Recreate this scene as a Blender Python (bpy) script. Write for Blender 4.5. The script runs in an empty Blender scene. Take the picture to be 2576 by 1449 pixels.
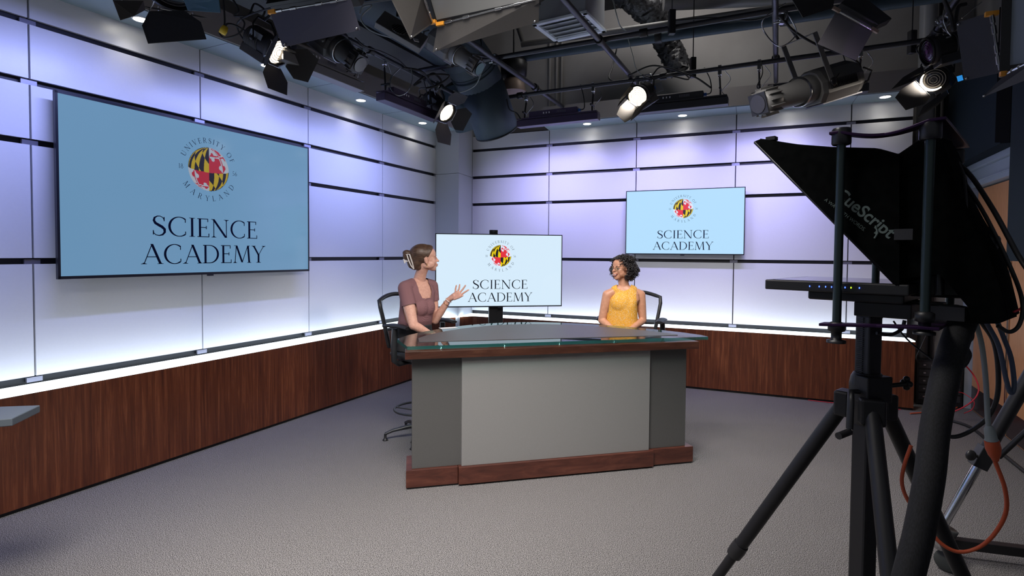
import bpy, bmesh, math, random
import numpy as np
from mathutils import Vector, Matrix
random.seed(7)
PI = math.pi
SC = bpy.context.scene
COL = SC.collection

# ------------------------------------------------------------------ camera
FPX, CYP, PITCH, ROLL, HC = 1381.09, 681.0, 0.0317, 0.0076, 1.69
_R0 = Vector((1, 0, 0)); _U0 = Vector((0, math.sin(PITCH), math.cos(PITCH)))
FW = Vector((0, math.cos(PITCH), -math.sin(PITCH)))
CX = _R0 * math.cos(ROLL) + _U0 * math.sin(ROLL)
CY = _U0 * math.cos(ROLL) - _R0 * math.sin(ROLL)
CPOS = Vector((0, 0, HC))
cam_data = bpy.data.cameras.new('camera')
cam_data.sensor_width = 36.0
cam_data.lens = FPX / 2576 * 36.0
cam_data.shift_y = (CYP - 724.5) / 2576
cam_data.clip_start = 0.05
cam = bpy.data.objects.new('camera', cam_data)
COL.objects.link(cam)
m3 = Matrix((CX, CY, -FW)).transposed()
cam.matrix_world = Matrix.Translation(CPOS) @ m3.to_4x4()
SC.camera = cam

# ------------------------------------------------------------------ world, exposure
SC.view_settings.view_transform = 'Standard'
SC.view_settings.look = 'None'
SC.view_settings.gamma = 1.0
SC.view_settings.use_curve_mapping = False
SC.view_settings.exposure = 0.0
w = bpy.data.worlds.new('studio_ambient'); SC.world = w
w.use_nodes = True
w.node_tree.nodes['Background'].inputs[0].default_value = (0.85, 0.90, 1.0, 1)
w.node_tree.nodes['Background'].inputs[1].default_value = 0.16


def aim(loc, target):
    d = Vector(target) - Vector(loc)
    return Matrix.Translation(Vector(loc)) @ d.to_track_quat('-Z', 'Y').to_matrix().to_4x4()


def area_light(name, loc, target, energy, color, sx, sy, spread=180, up=None):
    l = bpy.data.lights.new(name, 'AREA'); l.energy = energy; l.color = color
    l.shape = 'RECTANGLE'; l.size = sx; l.size_y = sy; l.spread = math.radians(spread)
    o = bpy.data.objects.new(name, l); COL.objects.link(o)
    if up is None:
        o.matrix_world = aim(loc, target)
    else:
        z = -(Vector(target) - Vector(loc)).normalized(); x = Vector(up).normalized()
        y = z.cross(x).normalized(); x = y.cross(z).normalized()
        o.matrix_world = Matrix.Translation(Vector(loc)) @ Matrix((x, y, z)).transposed().to_4x4()
    return o


def spot_light(name, loc, target, energy, color, angle, blend=0.5, radius=0.06):
    l = bpy.data.lights.new(name, 'SPOT'); l.energy = energy; l.color = color
    l.spot_size = math.radians(angle); l.spot_blend = blend; l.shadow_soft_size = radius
    o = bpy.data.objects.new(name, l); COL.objects.link(o); o.matrix_world = aim(loc, target)
    return o


# set walls in plan (metres)
U = 0.4064
LT, RT = 0.4602, 0.4071
LD = Vector((math.sin(LT), math.cos(LT), 0)); LN = Vector((math.cos(LT), -math.sin(LT), 0))
L0 = Vector((-8.089 * U, 9.2727 * U, 0))
RD = Vector((math.cos(RT), -math.sin(RT), 0)); RN = Vector((-math.sin(RT), -math.cos(RT), 0))
Q0 = Vector((-1.5168 * U, 20.6361 * U, 0))
ZA = HC - 2.1928 * U              # lowest joint
ZS = HC + 4.329 * U               # underside of soffit
WP = 3 * U                        # panel width
ZG = 3.6                          # lighting grid height
GA = math.radians(64.2)
GD = Vector((math.cos(GA), math.sin(GA), 0)); GC = Vector((math.sin(GA), -math.cos(GA), 0))
Zv = Vector((0, 0, 1))

LAV = (0.50, 0.47, 1.0)
LAVL = (0.36, 0.42, 1.0)
# lamps that the fixtures of the grid hold (wall washers)
for t, e in ((-1.75, 17), (0.1, 12), (1.6, 14), (3.05, 13)):
    p = L0 + LD * t + LN * 0.85 + Zv * 3.20
    area_light('batten_light', p, L0 + LD * t + Zv * 2.15, e * 0.9, LAVL, 0.95, 0.05, 125, up=LD)
for t, e in ((1.35, 13), (2.75, 13), (4.1, 13)):
    p = Q0 + RD * t + RN * 0.95 + Zv * 3.20
    area_light('batten_light', p, Q0 + RD * t + Zv * 2.1, e, LAV, 0.95, 0.05, 115, up=RD)
# key, fill and back lights of the studio, and an added upper-wall fill
WARM = (1.0, 0.88, 0.76)
spot_light('key_beam', (-1.6, 1.4, 3.5), (1.0, 5.3, 1.35), 330, (1.0, 0.93, 0.86), 22, 0.8, 0.2)
spot_light('key_beam', (2.6, 1.6, 3.5), (-0.75, 4.85, 1.3), 330, (1.0, 0.93, 0.86), 22, 0.8, 0.2)
spot_light('key_beam', (0.3, 0.6, 3.6), (0.2, 5.0, 1.1), 130, (1.0, 0.94, 0.88), 34, 0.8, 0.3)
area_light('house_light', (-0.3, 2.0, 3.5), (0.0, 3.25, 0.0), 50, (1.0, 0.95, 0.91), 1.0, 1.0, 100)
area_light('house_light', (-1.5, 1.2, 3.45), (-1.4, 2.7, 0.0), 38, (1.0, 0.95, 0.91), 1.0, 1.0, 80)
area_light('house_light', (1.2, 3.7, 3.4), (2.2, 4.9, 0.0), 34, (1.0, 0.95, 0.92), 0.8, 0.8, 110)
area_light('upper_wall_fill', (1.6, 6.3, 5.1), (1.9, 7.6, 4.0), 20, (1.0, 0.97, 0.94), 1.2, 0.3, 170)  # added unseen lamp near the ceiling, only to brighten the grey upper wall


def A(px, py, Y):
    """point of the place seen at photo pixel (px, py) at forward distance Y"""
    d = FW + CX * ((px - 1288) / FPX) - CY * ((py - CYP) / FPX)
    return CPOS + d * (Y / d.y)


def AZ(px, py, z):
    d = FW + CX * ((px - 1288) / FPX) - CY * ((py - CYP) / FPX)
    return CPOS + d * ((z - HC) / d.z)


# ------------------------------------------------------------------ materials
MATS = {}


def mat(name, col=(0.5, 0.5, 0.5), rough=0.5, metal=0.0, emit=None, estr=0.0, spec=0.5, trans=0.0):
    if name in MATS: return MATS[name]
    m = bpy.data.materials.new(name); m.use_nodes = True
    b = m.node_tree.nodes['Principled BSDF']
    b.inputs['Base Color'].default_value = (*col, 1)
    b.inputs['Roughness'].default_value = rough
    b.inputs['Metallic'].default_value = metal
    b.inputs['Specular IOR Level'].default_value = spec
    if emit:
        b.inputs['Emission Color'].default_value = (*emit, 1)
        b.inputs['Emission Strength'].default_value = estr
    MATS[name] = m
    return m


def nodes(m):
    nt = m.node_tree; return nt, nt.nodes, nt.links, nt.nodes['Principled BSDF']


def noisy(name, c1, c2, scale, rough=0.6, detail=4, stretch=(1, 1, 1), bump=0.0, spec=0.5, lo=0.35, hi=0.65, metal=0.0, bscale=None):
    if name in MATS: return MATS[name]
    m = mat(name, c1, rough, metal, spec=spec)
    nt, N, L, b = nodes(m)
    tc = N.new('ShaderNodeTexCoord'); mp = N.new('ShaderNodeMapping'); mp.inputs['Scale'].default_value = stretch
    no = N.new('ShaderNodeTexNoise'); no.inputs['Scale'].default_value = scale; no.inputs['Detail'].default_value = detail
    cr = N.new('ShaderNodeValToRGB'); e = cr.color_ramp.elements
    e[0].position = lo; e[0].color = (*c1, 1); e[1].position = hi; e[1].color = (*c2, 1)
    L.new(tc.outputs['Object'], mp.inputs['Vector']); L.new(mp.outputs['Vector'], no.inputs['Vector'])
    L.new(no.outputs['Fac'], cr.inputs['Fac']); L.new(cr.outputs['Color'], b.inputs['Base Color'])
    if bump:
        bn = N.new('ShaderNodeBump'); bn.inputs['Strength'].default_value = bump; bn.inputs['Distance'].default_value = 0.01
        L.new(no.outputs['Fac'], bn.inputs['Height']); L.new(bn.outputs['Normal'], b.inputs['Normal'])
    return m


M_carpet = noisy('carpet_grey', (0.020, 0.019, 0.020), (0.40, 0.38, 0.375), 250, 0.95, 2, bump=0.8, spec=0.1, lo=0.40, hi=0.62)
M_panel = noisy('satin_wall_panel', (0.755, 0.765, 0.795), (0.765, 0.775, 0.805), 60, 0.30, 2, spec=0.4)
M_joint = mat('joint_backing_black', (0.012, 0.013, 0.02), 0.5)
M_clip = mat('joint_clip_grey', (0.25, 0.25, 0.32), 0.35, 0.6)
M_soffit = mat('soffit_glow_tint', (0.27, 0.35, 0.38), 0.6)  # teal cast of the ledge glow is put into this base colour
M_fascia = mat('fascia_paint', (0.30, 0.28, 0.27), 0.8)
M_upper = noisy('upper_wall_grey', (0.30, 0.285, 0.28), (0.33, 0.315, 0.31), 3, 0.85)
M_ceil = noisy('ceiling_dark', (0.008, 0.008, 0.010), (0.03, 0.03, 0.035), 3, 0.9)
M_column = mat('column_laminate', (0.42, 0.44, 0.48), 0.45)
M_black = mat('black_paint', (0.007, 0.007, 0.009), 0.45)
M_blackm = mat('black_metal', (0.018, 0.018, 0.022), 0.35, 0.2)
M_pipe = mat('pipe_black', (0.035, 0.036, 0.045), 0.38, 0.3)
M_dark = mat('dark_fixture', (0.03, 0.03, 0.034), 0.5, 0.1)
M_grayfix = mat('grey_fixture', (0.20, 0.195, 0.19), 0.5, 0.1)
M_leaf = noisy('barn_door_black', (0.022, 0.022, 0.024), (0.03, 0.03, 0.032), 300, 0.7)
M_leafg = noisy('barn_door_grey', (0.085, 0.078, 0.073), (0.10, 0.093, 0.088), 300, 0.7)
M_steel = mat('bright_steel', (0.55, 0.56, 0.58), 0.25, 1.0)
M_chrome = mat('chrome', (0.75, 0.76, 0.78), 0.12, 1.0)
M_duct = mat('duct_paint', (0.040, 0.065, 0.085), 0.6, 0.1)
M_plastic = mat('black_plastic', (0.015, 0.015, 0.017), 0.4)
M_mesh = mat('chair_frame_black', (0.02, 0.021, 0.024), 0.38)
M_yellow = mat('yellow_plug', (0.75, 0.50, 0.03), 0.5)
M_orange = mat('orange_tab', (0.85, 0.35, 0.03), 0.5)
M_blue = mat('blue_plug', (0.03, 0.15, 0.6), 0.4)
M_cable = mat('cable_black', (0.02, 0.02, 0.022), 0.5)
M_cableg = mat('cable_grey', (0.25, 0.28, 0.28), 0.5)
M_cableb = mat('cable_slate', (0.06, 0.08, 0.13), 0.5)
M_cableo = mat('cable_orange', (0.55, 0.09, 0.03), 0.5)
M_cabler = mat('cable_red', (0.5, 0.02, 0.04), 0.5)
M_cabley = mat('cable_amber', (0.7, 0.4, 0.05), 0.5)
M_white = mat('white_print', (0.8, 0.8, 0.82), 0.5)
M_navy = noisy('navy_acoustic', (0.014, 0.021, 0.029), (0.018, 0.027, 0.036), 200, 0.95, spec=0.1)
M_flat = mat('flat_black_cloth', (0.004, 0.004, 0.005), 0.95, spec=0.05)
M_frame = mat('door_frame_paint', (0.33, 0.38, 0.45), 0.45)
M_door = noisy('door_veneer', (0.56, 0.26, 0.115), (0.66, 0.32, 0.15), 14, 0.45, 4, (6, 6, 0.6))
M_kick = mat('kick_plate', (0.13, 0.09, 0.09), 0.25, 0.8)
M_deskgrey = noisy('desk_grey_gloss', (0.215, 0.212, 0.208), (0.235, 0.231, 0.227), 300, 0.28, 2, spec=0.5)
M_deskdark = noisy('desk_dark_gloss', (0.082, 0.081, 0.079), (0.092, 0.090, 0.088), 300, 0.25, 2, spec=0.5)
M_mat = noisy('desk_mat', (0.055, 0.052, 0.055), (0.075, 0.07, 0.072), 90, 0.45, 3, (1, 12, 1))
M_ledge = mat('lit_ledge_acrylic', (0.9, 0.9, 0.9), 0.4, emit=(0.80, 0.95, 1.0), estr=2.7)
M_diff = mat('light_diffuser', (0.24, 0.24, 0.235), 0.6)
M_diffb = mat('light_diffuser_blue', (0.36, 0.42, 0.50), 0.6)
M_vent = mat('vent_white', (0.80, 0.86, 0.90), 0.5)
M_greypipe = mat('grey_pipe', (0.36, 0.37, 0.40), 0.45)
M_lamp = mat('lamp_lit', (1, 1, 1), 0.4, emit=(1.0, 0.84, 0.62), estr=4.5)
M_down = mat('downlight_lit', (1, 1, 1), 0.4, emit=(1.0, 0.95, 0.86), estr=16)
M_lensdark = mat('lens_dark', (0.03, 0.03, 0.035), 0.08, 0.0)
M_tan = mat('tan_metal', (0.30, 0.22, 0.17), 0.5, 0.2)
M_insul = noisy('black_insulation', (0.006, 0.006, 0.007), (0.05, 0.05, 0.055), 30, 0.35, 6, bump=1.0)
M_purple = mat('purple_anodised', (0.022, 0.004, 0.038), 0.35, 0.5)
M_rod = mat('green_grey_rod', (0.030, 0.045, 0.045), 0.35, 0.6)
M_cloth = noisy('black_cloth', (0.0015, 0.002, 0.002), (0.0035, 0.004, 0.004), 40, 0.95, 3, spec=0.05)
M_print = mat('hood_print', (0.12, 0.155, 0.145), 0.9)
M_ledb = mat('led_blue', (0, 0, 0), 0.4, emit=(0.05, 0.12, 1.0), estr=5)
M_ledg = mat('led_green', (0, 0, 0), 0.4, emit=(0.5, 1.0, 0.02), estr=3)
M_glassedge = mat('glass_edge_green', (0.03, 0.16, 0.15), 0.08, spec=0.8)
_x = M_glassedge.node_tree; _q = _x.nodes.new('ShaderNodeBsdfTransparent'); _q.inputs[0].default_value = (0.55, 0.88, 0.86, 1)
_y = _x.nodes.new('ShaderNodeMixShader'); _y.inputs[0].default_value = 0.62
_x.links.new(_x.nodes['Principled BSDF'].outputs[0], _y.inputs[1]); _x.links.new(_q.outputs[0], _y.inputs[2]); _x.links.new(_y.outputs[0], _x.nodes['Material Output'].inputs[0])
M_bezel = mat('tv_bezel', (0.01, 0.012, 0.02), 0.35)
M_silver = mat('tv_side_silver', (0.06, 0.06, 0.08), 0.4, 0.3)


def wood(name, c1, c2, c3, axis='z', scale=1.0, rough=0.32):
    m = mat(name, c2, rough, spec=0.5)
    nt, N, L, b = nodes(m)
    tc = N.new('ShaderNodeTexCoord'); mp = N.new('ShaderNodeMapping')
    s = 14 * scale; mp.inputs['Scale'].default_value = (s, s, 0.55 * scale) if axis == 'z' else (0.9 * scale, s * .6, s * .9)
    no = N.new('ShaderNodeTexNoise'); no.inputs['Scale'].default_value = 1.5; no.inputs['Detail'].default_value = 7
    no.inputs['Roughness'].default_value = 0.72; no.inputs['Distortion'].default_value = 0.7
    cr = N.new('ShaderNodeValToRGB'); e = cr.color_ramp.elements
    e[0].position = 0.30; e[0].color = (*c1, 1); e[1].position = 0.72; e[1].color = (*c3, 1)
    k = cr.color_ramp.elements.new(0.52); k.color = (*c2, 1)
    L.new(tc.outputs['Object'], mp.inputs['Vector']); L.new(mp.outputs['Vector'], no.inputs['Vector'])
    L.new(no.outputs['Fac'], cr.inputs['Fac']); L.new(cr.outputs['Color'], b.inputs['Base Color'])
    return m


M_wood = wood('walnut_vertical', (0.050, 0.013, 0.006), (0.115, 0.031, 0.012), (0.235, 0.078, 0.032), 'z', 1.7)
M_woodh = wood('walnut_horizontal', (0.045, 0.014, 0.010), (0.085, 0.026, 0.017), (0.14, 0.048, 0.030), 'x')

# clear glass sheet: transparent + mirror by Fresnel
M_glass = bpy.data.materials.new('clear_glass'); M_glass.use_nodes = True
_n = M_glass.node_tree.nodes; _l = M_glass.node_tree.links; _n.clear()
_o = _n.new('ShaderNodeOutputMaterial'); _mx = _n.new('ShaderNodeMixShader'); _t = _n.new('ShaderNodeBsdfTransparent')
_g = _n.new('ShaderNodeBsdfGlossy'); _f = _n.new('ShaderNodeFresnel')
_t.inputs[0].default_value = (0.80, 0.90, 0.88, 1); _g.inputs['Roughness'].default_value = 0.02; _f.inputs[0].default_value = 1.85
_ge = _n.new('ShaderNodeNewGeometry'); _ma = _n.new('ShaderNodeMath'); _ma.operation = 'SUBTRACT'; _ma.inputs[0].default_value = 1.0
_mb = _n.new('ShaderNodeMath'); _mb.operation = 'MULTIPLY'
_l.new(_ge.outputs['Backfacing'], _ma.inputs[1]); _l.new(_ma.outputs[0], _mb.inputs[0]); _l.new(_f.outputs[0], _mb.inputs[1])
_l.new(_mb.outputs[0], _mx.inputs[0]); _l.new(_t.outputs[0], _mx.inputs[1]); _l.new(_g.outputs[0], _mx.inputs[2]); _l.new(_mx.outputs[0], _o.inputs[0])


def mesh_cloth(name, alpha, col=(0.02, 0.022, 0.026)):
    m = bpy.data.materials.new(name); m.use_nodes = True
    n = m.node_tree.nodes; l = m.node_tree.links; b = n['Principled BSDF']
    b.inputs['Base Color'].default_value = (*col, 1); b.inputs['Roughness'].default_value = 0.7
    o = n['Material Output']; t = n.new('ShaderNodeBsdfTransparent'); x = n.new('ShaderNodeMixShader')
    tc = n.new('ShaderNodeTexCoord'); w1 = n.new('ShaderNodeTexWave'); w1.inputs['Scale'].default_value = 60
    w1.bands_direction = 'Z'
    mt = n.new('ShaderNodeMath'); mt.operation = 'MULTIPLY_ADD'; mt.inputs[1].default_value = 0.35; mt.inputs[2].default_value = alpha
    l.new(tc.outputs['Object'], w1.inputs['Vector']); l.new(w1.outputs['Fac'], mt.inputs[0]); l.new(mt.outputs[0], x.inputs[0])
    l.new(t.outputs[0], x.inputs[1]); l.new(b.outputs[0], x.inputs[2]); l.new(x.outputs[0], o.inputs[0])
    return m


M_chairmesh = mesh_cloth('chair_back_mesh', 0.12, (0.10, 0.13, 0.16))

M_skin1 = noisy('skin_fair', (0.62, 0.33, 0.25), (0.70, 0.40, 0.31), 60, 0.45, 3, spec=0.4)
M_skin2 = noisy('skin_brown', (0.50, 0.245, 0.15), (0.57, 0.29, 0.185), 40, 0.42, 3, spec=0.4)
M_hair1 = noisy('hair_brown', (0.045, 0.024, 0.016), (0.12, 0.065, 0.040), 16, 0.42, 6, (.9, 7, 7))
M_hair2 = noisy('hair_black', (0.006, 0.005, 0.006), (0.022, 0.018, 0.018), 20, 0.35, 3)
M_shirt1 = mat('mauve_rib_knit', (0.17, 0.075, 0.085), 0.85)
nt, N, L, b = nodes(M_shirt1)
tc = N.new('ShaderNodeTexCoord'); mp = N.new('ShaderNodeMapping'); mp.inputs['Scale'].default_value = (1, 1, 0.02)
mp.inputs['Rotation'].default_value = (0, 0, 0.6)
wv = N.new('ShaderNodeTexWave'); wv.inputs['Scale'].default_value = 95; bn = N.new('ShaderNodeBump'); bn.inputs['Strength'].default_value = 0.3; bn.inputs['Distance'].default_value = 0.004
cr = N.new('ShaderNodeValToRGB'); cr.color_ramp.elements[0].color = (0.20, 0.095, 0.105, 1); cr.color_ramp.elements[1].color = (0.25, 0.12, 0.13, 1)
L.new(tc.outputs['Object'], mp.inputs[0]); L.new(mp.outputs[0], wv.inputs['Vector']); L.new(wv.outputs['Fac'], bn.inputs['Height'])
L.new(bn.outputs[0], b.inputs['Normal']); L.new(wv.outputs['Fac'], cr.inputs[0]); L.new(cr.outputs[0], b.inputs['Base Color'])
M_shirt2 = mat('yellow_floral', (0.75, 0.42, 0.07), 0.8)
nt, N, L, b = nodes(M_shirt2)
tc = N.new('ShaderNodeTexCoord')
v1 = N.new('ShaderNodeTexVoronoi'); v1.inputs['Scale'].default_value = 95
v2 = N.new('ShaderNodeTexVoronoi'); v2.inputs['Scale'].default_value = 170
r1 = N.new('ShaderNodeValToRGB'); e = r1.color_ramp.elements; e[0].position = 0.12; e[0].color = (0.08, 0.05, 0.06, 1); e[1].position = 0.20; e[1].color = (0.92, 0.80, 0.58, 1)
k = r1.color_ramp.elements.new(0.32); k.color = (0.72, 0.37, 0.045, 1)
r2 = N.new('ShaderNodeValToRGB'); e = r2.color_ramp.elements; e[0].position = 0.22; e[0].color = (0.42, 0.20, 0.02, 1); e[1].position = 0.34; e[1].color = (1, 1, 1, 1)
mx = N.new('ShaderNodeMixRGB'); mx.blend_type = 'MULTIPLY'; mx.inputs[0].default_value = 0.8
L.new(tc.outputs['Object'], v1.inputs['Vector']); L.new(tc.outputs['Object'], v2.inputs['Vector'])
L.new(v1.outputs['Distance'], r1.inputs[0]); L.new(v2.outputs['Distance'], r2.inputs[0])
L.new(r1.outputs[0], mx.inputs[1]); L.new(r2.outputs[0], mx.inputs[2]); L.new(mx.outputs[0], b.inputs['Base Color'])
M_trouser = mat('charcoal_trousers', (0.022, 0.022, 0.025), 0.8)
M_lips1 = mat('lips_rose', (0.42, 0.13, 0.11), 0.4)
M_lips2 = mat('lips_plum', (0.28, 0.06, 0.055), 0.4)
M_teeth = mat('teeth', (0.75, 0.72, 0.66), 0.3)
M_eye = mat('eye_white', (0.62, 0.58, 0.55), 0.3)
M_iris = mat('iris_dark', (0.02, 0.012, 0.01), 0.2)
M_gold = mat('gold', (0.8, 0.5, 0.2), 0.3, 1.0)
M_pearl = mat('pearl', (0.75, 0.70, 0.68), 0.3)
M_shoe = mat('shoe_black', (0.02, 0.02, 0.02), 0.5)


# ------------------------------------------------------------------ object helpers
def tag(o, label=None, cat=None, group=None, kind=None):
    if label: o['label'] = label
    if cat: o['category'] = cat
    if group: o['group'] = group
    if kind: o['kind'] = kind
    return o


def thing(name, label, cat, loc=(0, 0, 0), rz=0.0, group=None):
    o = bpy.data.objects.new(name, None); COL.objects.link(o)
    o.empty_display_size = 0.05
    o.location = loc; o.rotation_euler = (0, 0, rz)
    o['_loc'] = 1
    return tag(o, label, cat, group)


def frame_from(d, up=Zv):
    """matrix whose Y axis is d and Z is near up"""
    y = Vector(d).normalized(); x = y.cross(Vector(up))
    if x.length < 1e-5: x = y.cross(Vector((1, 0, 0)))
    x.normalize(); z = x.cross(y)
    return Matrix((x, y, z)).transposed()


class MB:
    def __init__(s, T=None):
        s.v = []; s.f = []; s.sm = []; s.mi = []; s.T = T or Matrix.Identity(4)

    def add(s, vs, fs, smooth=False, mi=0):
        n = len(s.v)
        s.v += [s.T @ Vector(v) for v in vs]
        s.f += [tuple(i + n for i in f) for f in fs]
        s.sm += [smooth] * len(fs); s.mi += [mi] * len(fs)
        return s

    def box(s, c, size, R=None, mi=0):
        hx, hy, hz = size[0] / 2, size[1] / 2, size[2] / 2
        vs = [Vector((x, y, z)) for x in (-hx, hx) for y in (-hy, hy) for z in (-hz, hz)]
        if R is not None: vs = [R @ v for v in vs]
        vs = [v + Vector(c) for v in vs]
        return s.add(vs, [(0, 1, 3, 2), (4, 6, 7, 5), (0, 4, 5, 1), (2, 3, 7, 6), (0, 2, 6, 4), (1, 5, 7, 3)], False, mi)

    def tube(s, pts, r, n=10, caps=True, closed=False, flat=None, mi=0, smooth=True):
        pts = [Vector(p) for p in pts]; m = len(pts)
        rs = r if isinstance(r, (list, tuple)) else [r] * m
        vs = []; fs = []
        prev = None
        for i, p in enumerate(pts):
            a = pts[(i - 1) % m] if (closed or i > 0) else p
            b = pts[(i + 1) % m] if (closed or i < m - 1) else p
            t = (b - a).normalized() if (b - a).length > 1e-9 else Vector((0, 0, 1))
            if prev is None:
                x = t.cross(Vector((0, 0, 1)))
                if x.length < 0.05: x = t.cross(Vector((1, 0, 0)))
                x.normalize()
            else:
                x = (prev - t * prev.dot(t))
                if x.length < 1e-6: x = t.cross(Vector((1, 0, 0)))
                x.normalize()
            prev = x; y = t.cross(x)
            for k in range(n):
                an = 2 * PI * k / n
                fy = flat if flat else 1.0
                vs.append(p + x * (math.cos(an) * rs[i]) + y * (math.sin(an) * rs[i] * fy))
        rng = m if closed else m - 1
        for i in range(rng):
            j = (i + 1) % m
            for k in range(n):
                k2 = (k + 1) % n
                fs.append((i * n + k, i * n + k2, j * n + k2, j * n + k))
        s.add(vs, fs, smooth, mi)
        if caps and not closed:
            s.add(vs[:n], [tuple(range(n - 1, -1, -1))], False, mi)
            s.add(vs[-n:], [tuple(range(n))], False, mi)
        return s

    def lathe(s, prof, o, d, n=24, mi=0, smooth=True, caps=True):
        """prof = [(radius, distance along d)]"""
        F = frame_from(d); o = Vector(o)
        vs = []; fs = []
        for (r, h) in prof:
            for k in range(n):
                an = 2 * PI * k / n
                vs.append(o + F @ Vector((r * math.cos(an), h, r * math.sin(an))))
        m = len(prof)
        for i in range(m - 1):
            for k in range(n):
                k2 = (k + 1) % n
                fs.append((i * n + k, (i + 1) * n + k, (i + 1) * n + k2, i * n + k2))
        s.add(vs, fs, smooth, mi)
        if caps:
            if prof[0][0] > 1e-5: s.add(vs[:n], [tuple(range(n))], False, mi)
            if prof[-1][0] > 1e-5: s.add(vs[-n:], [tuple(range(n - 1, -1, -1))], False, mi)
        return s

    def prism(s, poly, o, ax, ay, az, th, mi=0):
        """poly (a,b) in plane ax, ay at o, thickness th along az"""
        o = Vector(o); ax = Vector(ax); ay = Vector(ay); az = Vector(az)
        n = len(poly)
        lo = [o + ax * a + ay * b for a, b in poly]; hi = [p + az * th for p in lo]
        fs = [tuple(range(n - 1, -1, -1)), tuple(range(n, 2 * n))]
        fs += [(i, (i + 1) % n, n + (i + 1) % n, n + i) for i in range(n)]
        return s.add(lo + hi, fs, False, mi)

    def quadp(s, pts, th=0.003, mi=0):
        """thin plate through world points"""
        pts = [Vector(p) for p in pts]
        nn = (pts[1] - pts[0]).cross(pts[2] - pts[0]).normalized() * th
        n = len(pts)
        fs = [tuple(range(n - 1, -1, -1)), tuple(range(n, 2 * n))]
        fs += [(i, (i + 1) % n, n + (i + 1) % n, n + i) for i in range(n)]
        return s.add(pts + [p + nn for p in pts], fs, False, mi)

    def ell(s, c, r, R=None, n=16, m=10, mi=0):
        c = Vector(c)
        if not isinstance(r, (list, tuple)): r = (r, r, r)
        vs = []; fs = []
        for i in range(1, m):
            th = PI * i / m
            for k in range(n):
                ph = 2 * PI * k / n
                v = Vector((r[0] * math.sin(th) * math.cos(ph), r[1] * math.sin(th) * math.sin(ph), r[2] * math.cos(th)))
                vs.append((R @ v if R is not None else v) + c)
        top = Vector((0, 0, r[2])); bot = Vector((0, 0, -r[2]))
        vs.append((R @ top if R is not None else top) + c); vs.append((R @ bot if R is not None else bot) + c)
        for i in range(m - 2):
            for k in range(n):
                k2 = (k + 1) % n
                fs.append((i * n + k, (i + 1) * n + k, (i + 1) * n + k2, i * n + k2))
        t = (m - 1) * n
        for k in range(n):
            k2 = (k + 1) % n
            fs.append((t, k, k2)); fs.append((t + 1, (m - 2) * n + k2, (m - 2) * n + k))
        return s.add(vs, fs, True, mi)

    def build(s, name, mats, parent=None, bevel=0.0, world=True, remesh=0.0, smooth_it=0, label=None, keep=None, solid=0.0):
        me = bpy.data.meshes.new(name)
        vs = s.v
        root = parent
        while root is not None and root.parent is not None: root = root.parent
        if world and root is not None:
            W = (Matrix.Translation(root.location) @ root.rotation_euler.to_matrix().to_4x4()).inverted()
            vs = [W @ v for v in vs]
        me.from_pydata([tuple(v) for v in vs], [], s.f)
        if not isinstance(mats, (list, tuple)): mats = [mats]
        for q in mats: me.materials.append(q)
        me.polygons.foreach_set('use_smooth', s.sm); me.polygons.foreach_set('material_index', s.mi)
        me.update()
        bm = bmesh.new(); bm.from_mesh(me); bmesh.ops.recalc_face_normals(bm, faces=bm.faces); bm.to_mesh(me); bm.free()
        o = bpy.data.objects.new(name, me); COL.objects.link(o)
        if remesh:
            md = o.modifiers.new('r', 'REMESH'); md.mode = 'VOXEL'; md.voxel_size = remesh; md.use_smooth_shade = True
            if smooth_it:
                sm = o.modifiers.new('s', 'SMOOTH'); sm.factor = 0.5; sm.iterations = smooth_it
            dg = bpy.context.evaluated_depsgraph_get()
            nm = bpy.data.meshes.new_from_object(o.evaluated_get(dg))
            o.modifiers.clear(); o.data = nm; nm.name = name
            if not nm.materials:
                for q in mats: nm.materials.append(q)
            if keep is not None:
                bm = bmesh.new(); bm.from_mesh(nm)
                W2 = Matrix.Translation(root.location) @ root.rotation_euler.to_matrix().to_4x4() if (world and root is not None) else Matrix.Identity(4)
                kill = [f for f in bm.faces if not keep(W2 @ f.calc_center_median())]
                bmesh.ops.delete(bm, geom=kill, context='FACES')
                # smooth the cut edge a little
                for _ in range(3):
                    be = [v for v in bm.verts if v.is_boundary]
                    new = {}
                    for v in be:
                        ns = [e.other_vert(v) for e in v.link_edges if e.is_boundary]
                        if len(ns) == 2: new[v] = v.co * 0.4 + (ns[0].co + ns[1].co) * 0.3
                    for v, c in new.items(): v.co = c
                bm.to_mesh(nm); bm.free()
            for p in nm.polygons: p.use_smooth = True
        if bevel:
            md = o.modifiers.new('bevel', 'BEVEL'); md.width = bevel; md.segments = 2; md.limit_method = 'ANGLE'; md.angle_limit = math.radians(40)
        if solid:
            md = o.modifiers.new('solid', 'SOLIDIFY'); md.thickness = solid; md.offset = 0
        if parent is not None: o.parent = parent
        if label: o['label'] = label
        return o


def spline(pts, n=8):
    """Catmull-Rom through points"""
    P = [Vector(p) for p in pts]; P = [P[0] * 2 - P[1]] + P + [P[-1] * 2 - P[-2]]
    out = []
    for i in range(1, len(P) - 2):
        for k in range(n):
            t = k / n
            out.append(0.5 * ((2 * P[i]) + (P[i + 1] - P[i - 1]) * t + (2 * P[i - 1] - 5 * P[i] + 4 * P[i + 1] - P[i + 2]) * t * t + (3 * P[i] - P[i - 1] - 3 * P[i + 1] + P[i + 2]) * t ** 3))
    out.append(P[-2].copy())
    return out


def struct(mb, name, m, parent=None, **k):
    o = mb.build(name, m, parent, **k)
    if parent is None: o['kind'] = 'structure'
    return o

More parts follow.
